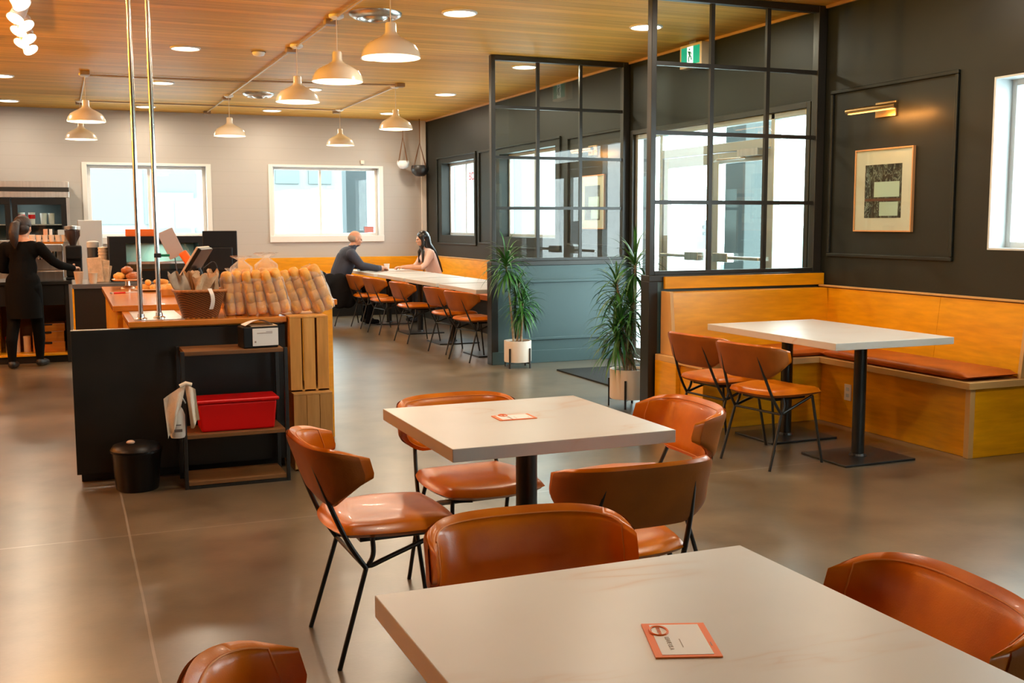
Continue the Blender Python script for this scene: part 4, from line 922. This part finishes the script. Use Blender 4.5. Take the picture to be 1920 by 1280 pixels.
MB().box(-.085, -.0702, -.018, .018, 0, .008).build('hinge', M_steel, rt, bevel=.001)
tk = boxo('card_box', (.70, .80, 7.30, 7.38, .9305, .965), M_paper, bevel=.002); tag(tk, 'small white card box on the upper worktop beside the steel poles', 'box')
tr2 = empty('wooden_tray', (.78, 7.95, .9305), 0, 'shallow wooden tray of loose bread rolls behind the basket', 'tray')
MB().box(-.2, .2, -.14, .14, 0, .01).build('tray_base', M_counter, tr2); MB().box(-.2, .2, -.14, -.128, .01, .05).box(-.2, .2, .128, .14, .01, .05).box(-.2, -.188, -.128, .128, .01, .05).box(.188, .2, -.128, .128, .01, .05).build('tray_rim', M_crate, tr2)
for i in range(6): tag(MB().ball((0, 0, 0), (.055, .042, .035), jit=.3).build('bread_roll', M_bun, None, smooth=1, loc=(.78-.13+.13*(i % 3), 7.95-.06+.12*(i//3), .9405+.034)), 'golden bread roll lying in the wooden tray behind the basket', 'bread roll', 'bread rolls in the wooden tray')
mo = empty('monitor', (1.06, 8.3, .9305), R(-3), 'black monitor seen from behind on the upper worktop', 'monitor')
MB().box(-.125, .125, -.012, .012, .10, .45).build('screen_housing', M_blackpl, mo, bevel=.006); MB().box(-.09, .09, -.034, -.0125, .15, .33).build('rear_cover', M_blackpl, mo, bevel=.012); MB().box(-.02, .02, -.03, .0, .012, .1495).lathe([(.0, 0), (.095, 0), (.09, .012), (0, .012)], 24).build('stand', M_blackpl, mo)
po = empty('point_of_sale_terminal', (.80, 7.62, .9305), R(0), 'black and beige point of sale screen tilted back beside the monitor', 'terminal')
M = Matrix.Translation((.0, 0, .21)) @ Matrix.Rotation(R(-24), 4, 'Z') @ Matrix.Rotation(R(33), 4, 'Y')
MB().box(-.014, .012, -.13, .13, -.15, .15, M=M).build('screen_body', M_blackpl, po, bevel=.004); MB().box(-.028, -.0142, -.13, .13, -.15, .15, M=M).build('beige_front', mat('beige plastic', (.66, .55, .42), .5), po, bevel=.004)
MB().box(-.06, .09, -.08, .08, 0, .02).tube([(.02, 0, .02), (.055, 0, .12), (.02, 0, .2)], .018, 8).build('stand', M_blackpl, po); MB().tube([(.06, .02, .2), (.14, .04, .26), (.17, .03, .12), (.16, .05, .01)], .004, 6, fil=.05).build('cable', M_black, po, smooth=1)
# rear block with oven
rk = empty('undercounter_fridge', (.9, 10.4, 0), 0, 'black undercounter cabinet with a dark worktop carrying the glass front oven', 'cabinet')
MB().box(-.86, .9, -.45, .4, 0, .88).build('cabinet_body', M_black, rk, bevel=.004); MB().box(-.87, .92, -.47, .42, .881, .92).build('worktop', mat('grey stone worktop', (.10, .10, .10), .3), rk, bevel=.003)
MB().box(-.875, -.8605, -.45, -.30, 0, .88).build('side_board', M_ply, rk)
ov = empty('countertop_oven', (.76, 10.5, .9205), 0, 'black countertop display oven with lit glass front', 'oven')
ob = MB().box(-.41, -.27, -.22, .25, .0, .40).box(-.27, .41, .20, .25, 0, .40).box(-.27, .41, -.22, .20, 0, .09).box(-.27, .41, -.22, .20, .34, .40).box(.36, .41, -.22, .20, .09, .34); ob.build('housing', M_blackpl, ov)
MB().box(-.265, .355, -.20, .19, .155, .165).build('shelf_rack', M_steel, ov); MB().box(-.27, .36, -.216, -.21, .09, .34).build('glass_door', M_glass, ov); MB().box(-.25, .34, -.24, -.222, .15, .175).build('door_handle', M_steel, ov, bevel=.004)
MB().box(-.27, .36, .190, .1995, .09, .34).build('inner_wall', mat('pale green enamel', (.45, .60, .52), .35), ov)
lamp('oven_light', (.04, .0, .325), 'AREA', 1.6, (.85, 1, .88), .12, parent=ov)
ob2 = boxo('orange_box', (.50, .76, 10.33, 10.50, 1.3215, 1.385), M_orange, bevel=.003); tag(ob2, 'flat bright orange box lying on top of the oven', 'box')
gs = MB().box(-.065, .065, -.004, .004, -.12, .12).build('clipboard', mat('grey board', (.42, .40, .39), .6), None, bevel=.003, loc=(.80, 9.35, 1.27)); gs.rotation_euler = (R(6), R(-24), 0); tag(gs, 'grey clipboard standing tilted on the upper worktop', 'clipboard')
ow = MB().box(-.035, .035, -.02, .02, -.085, .085).build('orange_pouch', M_orange, None, bevel=.012, loc=(.925, 9.30, 1.13)); ow.rotation_euler = (0, R(-32), 0); tag(ow, 'orange pouch leaning beside the point of sale screen', 'pouch')
st2 = empty('display_stand', (.87, 9.36, .9305), 0, 'small dark wire stand holding the grey clipboard and orange pouch', 'stand'); MB().box(-.1, .12, -.06, .06, 0, .008).build('foot', M_black, st2); MB().tube([(-.02, .03, .008), (-.04, .03, .22)], .005, 6).tube([(.06, 0, .008), (.08, -.03, .12)], .005, 6).build('prongs', M_black, st2)
for i, (x, y, s, lb) in enumerate(((.085, 10.05, 1.0, 'plain kraft paper cup left of the brown bags on the bar'), (.20, 9.99, .9, 'pale kraft paper cup in front of the brown bags on the bar'))):
    o = MB().lathe([(0, 0), (.028*s, 0), (.040*s, .10*s), (.043*s, .104*s), (.037*s, .104*s), (.026*s, .006), (0, .006)], 20).build('paper_cup', mat('kraft cup', (.74, .55, .38), .6), None, smooth=50, loc=(x, y, .9205)); tag(o, lb, 'cup', 'kraft paper cups')
bg_ = empty('takeaway_bags', (.24, 10.22, .9205), 0, 'upright stack of brown takeaway bags on the bar beside the oven', 'paper bag')
for i, (a, b, h_, t) in enumerate(((-.07, .05, .22, -4), (-.03, .09, .20, 5), (.0, .10, .16, 10))): MB().box(a, b, -.03+.035*i, -.01+.035*i, 0, h_, M=Matrix.Rotation(R(t), 4, 'Y')).build('bag', M_kraft, bg_, bevel=.004)
cu_ = empty('cup_stack', (.30, 10.44, .9205), 0, 'tall stack of pale paper cups beside the oven', 'cup')
MB().lathe([(0, 0), (.036, 0)]+[(r, z) for i in range(9) for r, z in ((.040, .06+i*.028), (.045, .078+i*.028), (.040, .080+i*.028))]+[(0, .31)], 18).build('cups', M_plate, cu_, smooth=30)
th = empty('steel_canister', (.22, 10.62, .9205), 0, 'dark steel canister with ribbed lid standing behind the brown bags', 'canister'); MB().lathe([(0, 0), (.05, 0), (.05, .30), (0, .30)], 24).build('canister_body', mat('dark steel', (.10, .11, .12), .35, .6), th, smooth=50); MB().lathe([(.052, .3005), (.052, .35), (.03, .36), (0, .36)], 24).build('lid', M_greyframe, th, smooth=50)

# ------------------------------------------------------------------ bar at the left
ba = empty('bar_counter', (-1.2, 12.4, 0), 0, 'dark bar counter with open shelf bays behind the barista', 'counter')
def abx(name, x0, x1, y0, y1, z0, z1, m, bevel=.003): return MB().box(x0+1.2, x1+1.2, y0-12.4, y1-12.4, z0, z1).build(name, m, ba, bevel=bevel)
abx('worktop', -2.7, .03, 12.05, 12.85, .815, .85, M_black); abx('end_panel', -.04, .0, 12.08, 12.83, 0, .814, M_black); abx('bay_divider', -.72, -.68, 12.1, 12.8, .10, .68, M_ply); abx('bottom_board', -2.7, -.041, 12.1, 12.83, .075, .10, M_ply)
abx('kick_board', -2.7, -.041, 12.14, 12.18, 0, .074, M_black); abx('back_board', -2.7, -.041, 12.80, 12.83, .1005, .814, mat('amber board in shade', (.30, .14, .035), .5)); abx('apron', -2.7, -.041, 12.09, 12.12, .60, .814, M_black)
crates_b = [(-.37, -.06, .1005, .21), (-.37, -.065, .2105, .32), (-.36, -.055, .3205, .40)]
for i, (x0, x1, z0, z1) in enumerate(crates_b):
    b = empty('wooden_box', ((x0+x1)/2, 12.4, z0), 0, ['bottom', 'middle', 'top'][i]+' of the three shallow wooden boxes stacked under the bar', 'box', 'shallow wooden boxes under the bar'); hx = (x1-x0)/2
    MB().box(-hx, hx, -.2, .2, 0, z1-z0).build('box_body', M_counter, b, bevel=.004); MB().box(-.05, .03, -.204, -.2005, (z1-z0)*.8, z1-z0-.002).build('hand_slot', M_black, b)
for i, (x, s, m, lb) in enumerate(((-.60, 1, M_plate, 'white canister with red lid on the bar bottom shelf'), (-.53, 1.7, M_cream, 'tall cream tub on the bar bottom shelf'), (-.43, 1, M_paper, 'white carton on the bar bottom shelf beside the wooden boxes'))):
    j = empty('food_canister', (x, 12.35, .1005), 0, lb, 'canister'); MB().lathe([(0, 0), (.035, 0), (.035, .14*s), (0, .14*s)], 20).build('canister_body', m, j, smooth=50); MB().lathe([(.037, .1402*s), (.037, .165*s), (0, .165*s)], 20).build('lid', M_red if i == 0 else m, j, smooth=50)
es = empty('espresso_machine', (-.24, 12.42, .8505), 0, 'steel espresso machine with a row of cups on top, before the barista', 'coffee machine')
MB().box(-.24, .20, -.02, .26, .10, .38).build('body', M_steel, es, bevel=.01); MB().box(-.24, .20, -.24, .26, .0, .10).build('drip_tray_base', M_steel, es, bevel=.006); MB().box(-.24, .20, -.2, -.0205, .30, .38).build('group_head_hood', M_steel, es, bevel=.01)
for x in (-.15, -.02, .11): gh = MB().lathe([(0, .22), (.03, .22), (.034, .26), (.034, .2995), (0, .2995)], 18, c=(x, -.12, 0)).build('group_head', M_chrome, es, smooth=50); MB().tube([(x, -.13, .235), (x, -.26, .225)], .009, 8).build('portafilter_handle', M_black, gh)
MB().box(-.25, .21, -.2, .0, .3805, .40).build('cup_rail', M_counter, es)
for i in range(8): tag(MB().lathe([(0, 0), (.022, 0), (.030, .07), (.027, .07), (0, .01)], 16).build('coffee_cup', M_plate, None, smooth=50, loc=(-.455+i*.062, 12.32, 1.2515)), 'cream cup in the row standing on the espresso machine', 'cup', 'cups on the espresso machine')
gr = empty('coffee_grinder', (.06, 12.28, .8505), 0, 'black coffee grinder with smoked hopper beside the barista hand', 'coffee grinder')
MB().box(-.085, .085, -.1, .12, 0, .03).box(-.075, .085, -.02, .12, .03, .36).box(-.075, .085, -.12, -.0205, .22, .36).build('grinder_body', M_blackpl, gr, bevel=.015, seg=3); MB().lathe([(.03, .361), (.045, .40), (.075, .46), (.078, .52), (.0, .53)], 24).build('hopper', mat('smoked brown plastic', (.05, .03, .025), .15), gr, smooth=50)
MB().lathe([(.080, .5305), (.082, .56), (.0, .57)], 24).build('hopper_lid', M_steel, gr, smooth=50); MB().tube([(-.0, -.11, .17), (0, -.18, .165)], .012, 8).build('portafilter_handle', M_chrome, gr)
wf = boxo('white_appliance', (.13, .40, 13.8, 14.4, .0, 1.48), mat('pale grey enamel', (.44, .48, .50), .4), bevel=.01); tag(wf, 'tall pale grey cabinet standing behind the coffee grinder', 'cabinet')
fg = empty('glass_door_fridge', (-.68, 16.6, 0), 0, 'stainless steel fridge with two black framed glass doors against the back wall', 'fridge')
MB().box(-.74, .74, -.30, .36, 1.80, 2.02).build('steel_header', M_steel, fg, bevel=.004); MB().box(-.74, .74, -.31, -.3005, 1.88, 1.94).build('header_stripe', M_black, fg)
MB().box(.70, .74, -.30, .36, 0, 1.799).box(-.74, -.70, -.30, .36, 0, 1.799).box(-.70, .70, .32, .36, 0, 1.799).box(-.70, .70, -.28, .32, 0, .12).build('cabinet', M_steel, fg)
for x0, x1 in ((-.70, -.01), (.01, .70)):
    d = MB().box(x0, x1, -.30, -.27, 1.70, 1.795).box(x0, x1, -.30, -.27, .12, .20).box(x0, x0+.07, -.30, -.27, .20, 1.70).box(x1-.07, x1, -.30, -.27, .20, 1.70).build('door', M_blackpl, fg, bevel=.003); MB().box(x0+.07, x1-.07, -.29, -.284, .20, 1.70).build('pane', M_glass, d)
for z in (.5, .85, 1.1, 1.42): MB().box(-.69, .69, -.25, .31, z, z+.015).build('wire_shelf', M_steel, fg)
MB().box(-.69, .69, .30, .3195, .13, 1.79).build('inner_wall', mat('dark fridge liner', (.10, .12, .12), .4), fg)
lamp('fridge_light', (.2, -.1, 1.77), 'AREA', 2.5, (.9, 1, 1), .3, parent=fg)
for i, (x, z, h_) in enumerate(((.12, 1.436, .16), (.25, 1.436, .16), (.40, 1.436, .15), (.50, 1.436, .15), (-.3, 1.436, .15), (-.45, 1.436, .14), (-.58, 1.436, .15))):
    u_ = empty('drink_tub', (-.68+x, 16.45, z), 0, 'white tub with a red band on the fridge shelf' if i < 2 else 'plain white tub on the fridge shelf', 'tub', 'red banded tubs in the fridge' if i < 2 else 'plain tubs in the fridge')
    MB().lathe([(0, 0), (.038, 0), (.045, h_), (0, h_)], 18).build('tub_body', M_paper, u_, smooth=50)
    if i < 2: MB().lathe([(.0425, h_*.45), (.045, h_*.46), (.0465, h_*.8), (.044, h_*.81)], 18, closed=True).build('red_band', M_red, u_, smooth=50)
bs = empty('back_counter', (-.7, 15.3, 0), 0, 'steel back counter with papers below the fridge doors', 'counter'); MB().box(-.8, .75, -.3, .3, 1.20, 1.23).build('worktop', M_steel, bs, bevel=.003); MB().box(-.78, .73, -.28, .28, 0, 1.199).build('cabinet', M_steel, bs, bevel=.003)
for i, (x, w_, h_, m) in enumerate(((.43, .05, .14, mat('peach box', (.80, .42, .25), .6)), (.50, .035, .14, M_paper), (.60, .13, .13, M_greyframe), (.15, .18, .07, M_paper))):
    o = boxo('cardboard_box', (-.7+x, -.7+x+w_, 15.05, 15.2, 1.2305, 1.2305+h_), m, bevel=.003); tag(o, ['slim peach box standing on the steel back counter', 'slim white box standing on the steel back counter', 'wide grey box at the end of the steel back counter', 'low white carton on the steel back counter'][i], 'box')
ws = empty('wall_sensor', (4.42, 16.995, 2.40), 0, 'tiny beige sensor fixed above the right back window', 'sensor'); MB().box(-.03, .03, -.025, 0, -.03, .03).build('sensor_body', M_cream, ws, bevel=.004)
no = boxo('window_decal', (4.47, 4.62, YB+.108, YB+.112, 1.285, 1.38), mat('red pink decal', (.55, .20, .18), .6), bevel=0); tag(no, 'small red decal in the lower corner of the right back window', 'decal')

# ------------------------------------------------------------------ people: one continuous body each (limbs fused by a voxel remesh)
def limb(mb, pts, seg=16):
    """chain of (x,y,z,r) joined into tapered capsules"""
    for i in range(len(pts)-1):
        a, b = Vector(pts[i][:3]), Vector(pts[i+1][:3]); ra, rb = pts[i][3], pts[i+1][3]
        mb.ball(a, ra, seg, 10); mb.ball(b, rb, seg, 10)
        if (b-a).length > 1e-4: mb.tube([a, b], [ra, rb], seg)
def ell(mb, c, r, rot=(0, 0, 0)): mb.ball(c, r, 22, 14, M=Euler([R(q) for q in rot]).to_matrix())
def hand(mb, w0, d, n, s=1.0, curl=.5, side=1):
    """palm and five fingers: w0 wrist, d direction, n palm normal"""
    d = Vector(d).normalized(); n = (Vector(n)-d*Vector(n).dot(d)).normalized(); t = d.cross(n)*side; w0 = Vector(w0)
    def P(a, b, c): return w0+d*a*s+t*b*s+n*c*s
    for b in (-.026, -.009, .009, .026): limb(mb, [(*P(.015, b*.7, 0), .016*s), (*P(.080, b, 0), .0125*s)], 10)
    for b, L in ((-.030, .062), (-.0105, .078), (.0105, .082), (.030, .072)):
        c = curl; p0 = P(.085, b, 0); p1 = P(.085+L*.42, b*1.05, -.010*c*2); p2 = P(.085+L*.72*(1-.3*c), b*1.05, -.034*c*1.3); p3 = P(.085+L*(1-.55*c), b*1.05, -.055*c*1.4)
        limb(mb, [(*p0, .0098*s), (*p1, .0092*s), (*p2, .0085*s), (*p3, .0075*s)], 8)
    limb(mb, [(*P(.02, .030, -.004), .013*s), (*P(.050, .052, -.014), .0105*s), (*P(.078, .060, -.030*curl*2), .0085*s)], 8)
def head(mb, c, yaw, tilt=0, s=1.0):
    """c: centre, yaw: facing direction in the plan, degrees"""
    M = Matrix.Translation(c) @ Matrix.Rotation(R(yaw), 4, 'Z') @ Matrix.Rotation(R(tilt), 4, 'Y'); Q = M.to_3x3()
    def e(p, r): mb.ball(M @ (Vector(p)*s), tuple(q*s for q in r), 22, 14, M=Q)
    e((-.012, 0, .022), (.092, .074, .088)); e((.022, 0, -.030), (.062, .058, .072)); e((.042, 0, -.082), (.030, .034, .024))
    e((.086, 0, -.022), (.014, .0105, .024)); e((.094, 0, -.034), (.014, .013, .010)); e((.074, 0, .012), (.018, .050, .010))
    e((.078, 0, -.066), (.012, .024, .006)); e((.077, 0, -.076), (.012, .020, .006))
    for y in (-1, 1): e((.062, y*.034, -.03), (.024, .022, .020)); e((-.006, y*.076, -.018), (.017, .009, .029))
    return M
def fuse(mb, name, voxel, mats, pick, parent, smooth_it=6):
    """remesh to a single skin, then give every face the material of its place"""
    t = mb.build(name+'_tmp', mats[0]); m = t.modifiers.new('r', 'REMESH'); m.mode = 'VOXEL'; m.voxel_size = voxel
    q = t.modifiers.new('s', 'SMOOTH'); q.iterations = smooth_it; q.factor = .5
    bpy.context.view_layer.update(); me = bpy.data.meshes.new_from_object(t.evaluated_get(bpy.context.evaluated_depsgraph_get())); bpy.data.objects.remove(t)
    me.materials.clear()
    for x in mats: me.materials.append(x)
    for f in me.polygons: f.use_smooth = True; f.material_index = pick(f.center)
    me.name = name; o = bpy.data.objects.new(name, me); COL.objects.link(o); o.parent = parent; return o
M_skin = mat('light skin', (.62, .31, .19), .5, var=(12, .08)); M_skin2 = mat('ruddy skin', (.60, .28, .17), .5)
M_knit = mat('black knit top', (.004, .0035, .003), .85, spec=.1, bump=(120, .3)); M_trs = mat('black trousers', (.003, .003, .003), .8, spec=.1); M_shoe = mat('black shoes', (.012, .011, .010), .5)
M_hairb = mat('dark brown hair', (.020, .008, .004), .5, var=(40, .5, (1, 1, .1)), bump=(90, .4)); M_hairk = mat('long black hair', (.010, .008, .008), .32, var=(40, .4, (1, 1, .1)))
M_eye = mat('dark eye', (.02, .015, .01), .2)
def eyes(M, parent, s=1.0):
    for y in (-1, 1): MB().ball((0, 0, 0), (.006, .011, .0055), 10, 6, M=M.to_3x3()).build('eye', M_eye, parent, smooth=1, loc=M @ Vector((.0835*s, y*.030*s, -.004*s)))

# barista, back to the viewer, right arm reaching to the grinder
pa = empty('person', (-.42, 11.80, 0), 0, 'person in black with a dark ponytail working at the espresso machine', 'person')
def L_(x, y, z): return (x+.42-.42, y, z)
b = MB()
fd = Vector((.30, .95, 0)).normalized(); rt_ = Vector((.95, -.30, 0)).normalized()   # facing, her right
def pt(r, f, z): v = rt_*r+fd*f; return (v.x, v.y, z)
limb(b, [(*pt(0, 0, .82), .135), (*pt(0, .0, .92), .125), (*pt(0, .02, 1.05), .118), (*pt(.0, .03, 1.15), .125)]); ell(b, pt(0, .03, 1.18), (.175, .10, .12), (0, 0, -17)); ell(b, pt(0, .0, .86), (.165, .125, .13), (0, 0, -17)); ell(b, pt(0, .02, 1.0), (.135, .10, .18), (0, 0, -17))
limb(b, [(*pt(0, .04, 1.22), .055), (*pt(0, .06, 1.32), .047)])
for s, fo in ((-1, -.10), (1, .10)): limb(b, [(*pt(s*.085, .0, .80), .095), (*pt(s*.095, fo*.6+.02, .46), .062), (*pt(s*.10, fo-.01, .28), .055), (*pt(s*.10, fo-.02, .09), .038)]); limb(b, [(*pt(s*.10, fo-.04, .045), .036), (*pt(s*.11, fo+.07, .038), .036), (*pt(s*.115, fo+.14, .030), .026)])
limb(b, [(*pt(.165, .03, 1.20), .062), (*pt(.27, .10, 1.06), .047), (*pt(.32, .14, 1.02), .043), (*pt(.395, .30, .985), .034)])
wr = Vector(pt(.40, .315, .985)); hand(b, wr, (.25, .9, .0), (0, 0, 1), .95, .5, -1)
limb(b, [(*pt(-.165, .03, 1.20), .062), (*pt(-.21, .06, .99), .047), (*pt(-.17, .28, .96), .036)]); hand(b, pt(-.165, .295, .96), (.3, .95, -.1), (0, 0, 1), .95, .5, 1)
hc = Vector(pt(.0, .085, 1.405)); Mh = head(b, hc, 66, 6, .95)
wp_ = Vector(pt(.395, .30, .985)); wl_ = Vector(pt(-.17, .28, .96))
def pick(c):
    if c.z > 1.262 and (Vector((c.x, c.y))-Vector((hc.x, hc.y))).length < .13: return 0
    if (c-wp_).dot(fd) > .0 and (c-wp_).length < .25 and c.z < 1.1: return 0
    if (c-wl_).dot(fd) > .01 and (c-wl_).length < .25: return 0
    return 3 if c.z < .075 else 2 if c.z < .86 else 1
bo_ = fuse(b, 'body', .0065, [M_skin, M_knit, M_trs, M_shoe], pick, pa)
h = MB(); Q = Mh.to_3x3()
h.ball(Mh @ Vector((-.022, 0, .030)), (.094, .082, .088), 24, 16, M=Q); h.ball(Mh @ Vector((-.045, 0, -.015)), (.070, .078, .070), 20, 12, M=Q); h.ball(Mh @ Vector((-.115, 0, .035)), (.032, .034, .034), 14, 10)
pts = [Mh @ Vector(p) for p in ((-.12, 0, .03), (-.175, 0, .0), (-.20, 0, -.08), (-.185, 0, -.17), (-.165, 0, -.23))]; h.tube(pts, [.028, .046, .050, .036, .008], 16)
h.build('hair', M_hairb, pa, smooth=1); eyes(Mh, pa, .95); MB().ball(Mh @ Vector((-.005, -.082, -.035)), .004, 8, 6).build('earring', M_gold, pa)
MB().grid(lambda u, v: Vector(pt(.165*math.sin(u*2*PI), .0+.135*math.cos(u*2*PI), .50+.36*v)) , 30, 6, wrapu=True).build('apron', mat('black apron', (.004, .004, .0035), .8, spec=.1), pa, smooth=1)

# seated man leaning on the far table
pm = empty('person', (3.53, 15.02, 0), 0, 'bald man in dark blue jacket seated at the farthest table, leaning in', 'person')
M_jack = mat('dark blue grey jacket', (.030, .036, .060), .75, bump=(30, .3)); M_jean = mat('dark trousers', (.005, .005, .007), .8, spec=.15)
b = MB()
ell(b, (.0, 0, .60), (.15, .17, .12)); limb(b, [(.0, 0, .62, .13), (.04, 0, .74, .145), (.12, 0, .92, .15)]); ell(b, (.14, 0, .98), (.125, .20, .13), (0, 25, 0)); ell(b, (.07, 0, .80), (.13, .16, .2), (0, 22, 0))
limb(b, [(.19, 0, 1.06, .062), (.235, 0, 1.13, .055)])
for s in (-1, 1): limb(b, [(.15, s*.19, 1.0, .075), (.28, s*.23, .84, .058), (.50 if s < 0 else .44, s*.22, .80, .048), (.62 if s < 0 else .55, s*.08, .798, .034)]); limb(b, [(.02, s*.10, .58, .095), (.42, s*.13, .575, .068), (.45, s*.13, .30, .056), (.40, s*.13, .10, .042)]); limb(b, [(.38, s*.13, .048, .040), (.52, s*.14, .036, .036)])
hand(b, (.635, -.065, .795), (.5, .8, 0), (0, 0, 1), 1.0, .6, 1); hand(b, (.565, .065, .795), (.5, -.8, 0), (0, 0, 1), 1.0, .6, -1)
hm = Vector((.262, 0, 1.215)); Mh = head(b, hm, 0, 12, 1.0)
def pickm(c):
    if c.z > 1.125 and c.x > .13: return 0
    if c.z > .74 and c.x > .59 and abs(c.y) < .3: return 0
    return 2 if (c.z < .56 or (c.z < .66 and c.x > .16)) else 1
fuse(b, 'body', .0075, [M_skin2, M_jack, M_jean], pickm, pm)
Q = Mh.to_3x3(); h = MB(); h.ball(Mh @ Vector((-.036, 0, .0)), (.076, .079, .062), 20, 12, M=Q); h.build('hair', mat('short grey hair', (.36, .28, .23), .8, bump=(120, .4)), pm, smooth=1); eyes(Mh, pm)
MB().grid(lambda u, v: Vector((.175+.075*math.cos(2*PI*u)*1.0+.02*v, .082*math.sin(2*PI*u), 1.055+.055*v+.035*math.cos(2*PI*u))), 24, 3, wrapu=True).build('collar', mat('navy collar', (.02, .028, .055), .7), pm, smooth=1)
cc = chair(3.645, 15.02, 0, 'orange leather chair carrying the dark coat, under the seated man')
co_ = MB()
for c_, r_ in (((-.37, 0, .63), (.075, .27, .15)), ((-.36, .18, .50), (.08, .10, .24)), ((-.37, -.16, .50), (.10, .12, .27)), ((-.30, -.29, .55), (.15, .055, .20)), ((-.36, 0, .46), (.07, .22, .20)), ((-.24, .29, .58), (.12, .05, .15)), ((-.17, -.285, .50), (.20, .06, .25)), ((-.05, -.27, .42), (.14, .05, .17))): ell(co_, c_, r_)
limb(co_, [(-.33, -.30, .60, .06), (-.36, -.31, .42, .055), (-.33, -.30, .28, .045)]); limb(co_, [(-.40, .12, .62, .05), (-.44, .14, .42, .05), (-.42, .13, .30, .042)])
M_coat = mat('black winter coat', (.006, .0055, .006), .8, spec=.2, bump=(25, .5))
ctt = fuse(co_, 'coat', .010, [M_coat], lambda c: 0, None, 4); ctt.location = (3.645, 15.02, 0)
boxo('care_tag', (-.455, -.449, -.20, -.17, .52, .60), M_paper, ctt, bevel=0)
tag(ctt, 'bulky black coat hanging over the back of the seated man chair', 'coat')
tgc = None

# seated woman across from him
pw_ = empty('person', (4.95, 15.0, 0), 0, 'woman with long black hair in a pale pink top on the banquette', 'person')
M_top = mat('pale pink top', (.74, .50, .42), .8, sheen=.2); M_skirt = mat('dark leggings', (.03, .03, .035), .8)
b = MB()
ell(b, (.03, 0, .61), (.14, .165, .11)); limb(b, [(.02, 0, .62, .12), (-.03, 0, .80, .108), (-.08, 0, .95, .11)]); ell(b, (-.10, 0, .98), (.09, .165, .10), (0, -15, 0)); ell(b, (-.14, 0, .93), (.075, .12, .07)); limb(b, [(-.13, 0, 1.05, .048), (-.155, 0, 1.12, .044)])
for s in (-1, 1): limb(b, [(-.10, s*.155, 1.0, .058), (-.19, s*.19, .84, .043), (-.24, s*.18, .80, .040)]); limb(b, [(-.24, s*.18, .80, .038), (-.46, s*.07, .797, .027)]); limb(b, [(.0, s*.09, .60, .085), (-.30, s*.10, .57, .062), (-.32, s*.10, .30, .050), (-.28, s*.10, .09, .036)]); limb(b, [(-.26, s*.10, .042, .034), (-.38, s*.10, .034, .030)])
hand(b, (-.475, -.06, .80), (-.9, .4, .05), (0, 0, 1), .85, .6, -1); hand(b, (-.475, .06, .80), (-.9, -.4, .05), (0, 0, 1), .85, .6, 1)
hw = Vector((-.18, 0, 1.205)); Mh = head(b, hw, 180, 6, .93)
def pickw(c):
    if c.z > 1.075: return 0
    if c.x < -.26 and c.z > .72: return 0
    return 2 if c.z < .60 or (c.z < .70 and c.x < -.12) else 1
fuse(b, 'body', .007, [M_skin, M_top, M_skirt], pickw, pw_)
h = MB(); Q = Mh.to_3x3(); h.ball(Mh @ Vector((-.022, 0, .032)), (.092, .084, .086), 24, 16, M=Q)
for y in (-1, 1): h.tube([Mh @ Vector((.015, y*.070, .03)), Mh @ Vector((.012, y*.080, -.08)), Vector((-.195, y*.085, 1.02)), Vector((-.20, y*.09, .86))], [.024, .026, .026, .010], 12)
h.tube([Mh @ Vector((-.05, 0, .02)), Mh @ Vector((-.065, 0, -.10)), Vector((-.03, 0, 1.02)), Vector((.07, 0, .84)), Vector((.13, 0, .72))], [.075, .070, .062, .035, .008], 16)
h.build('hair', M_hairk, pw_, smooth=1); eyes(Mh, pw_, .93)
for (x, y, lb) in ((4.27, 15.12, 'white paper cup on the farthest table between the man and the woman'),):
    o = MB().lathe([(0, 0), (.032, 0), (.042, .10), (.038, .10), (.03, .006), (0, .006)], 20).build('paper_cup', M_paper, None, smooth=50, loc=(x, y, .7502)); tag(o, lb, 'cup')
tm = empty('snack_tray', (4.03, 15.35, .7502), 0, 'small dark tray with a pastry on the farthest table before the man', 'tray'); MB().box(-.12, .12, -.09, .09, 0, .012).build('tray_base', M_black, tm, bevel=.004); MB().ball((.03, 0, .035), (.05, .035, .024), jit=.2).build('pastry', M_bun, tm, smooth=1)
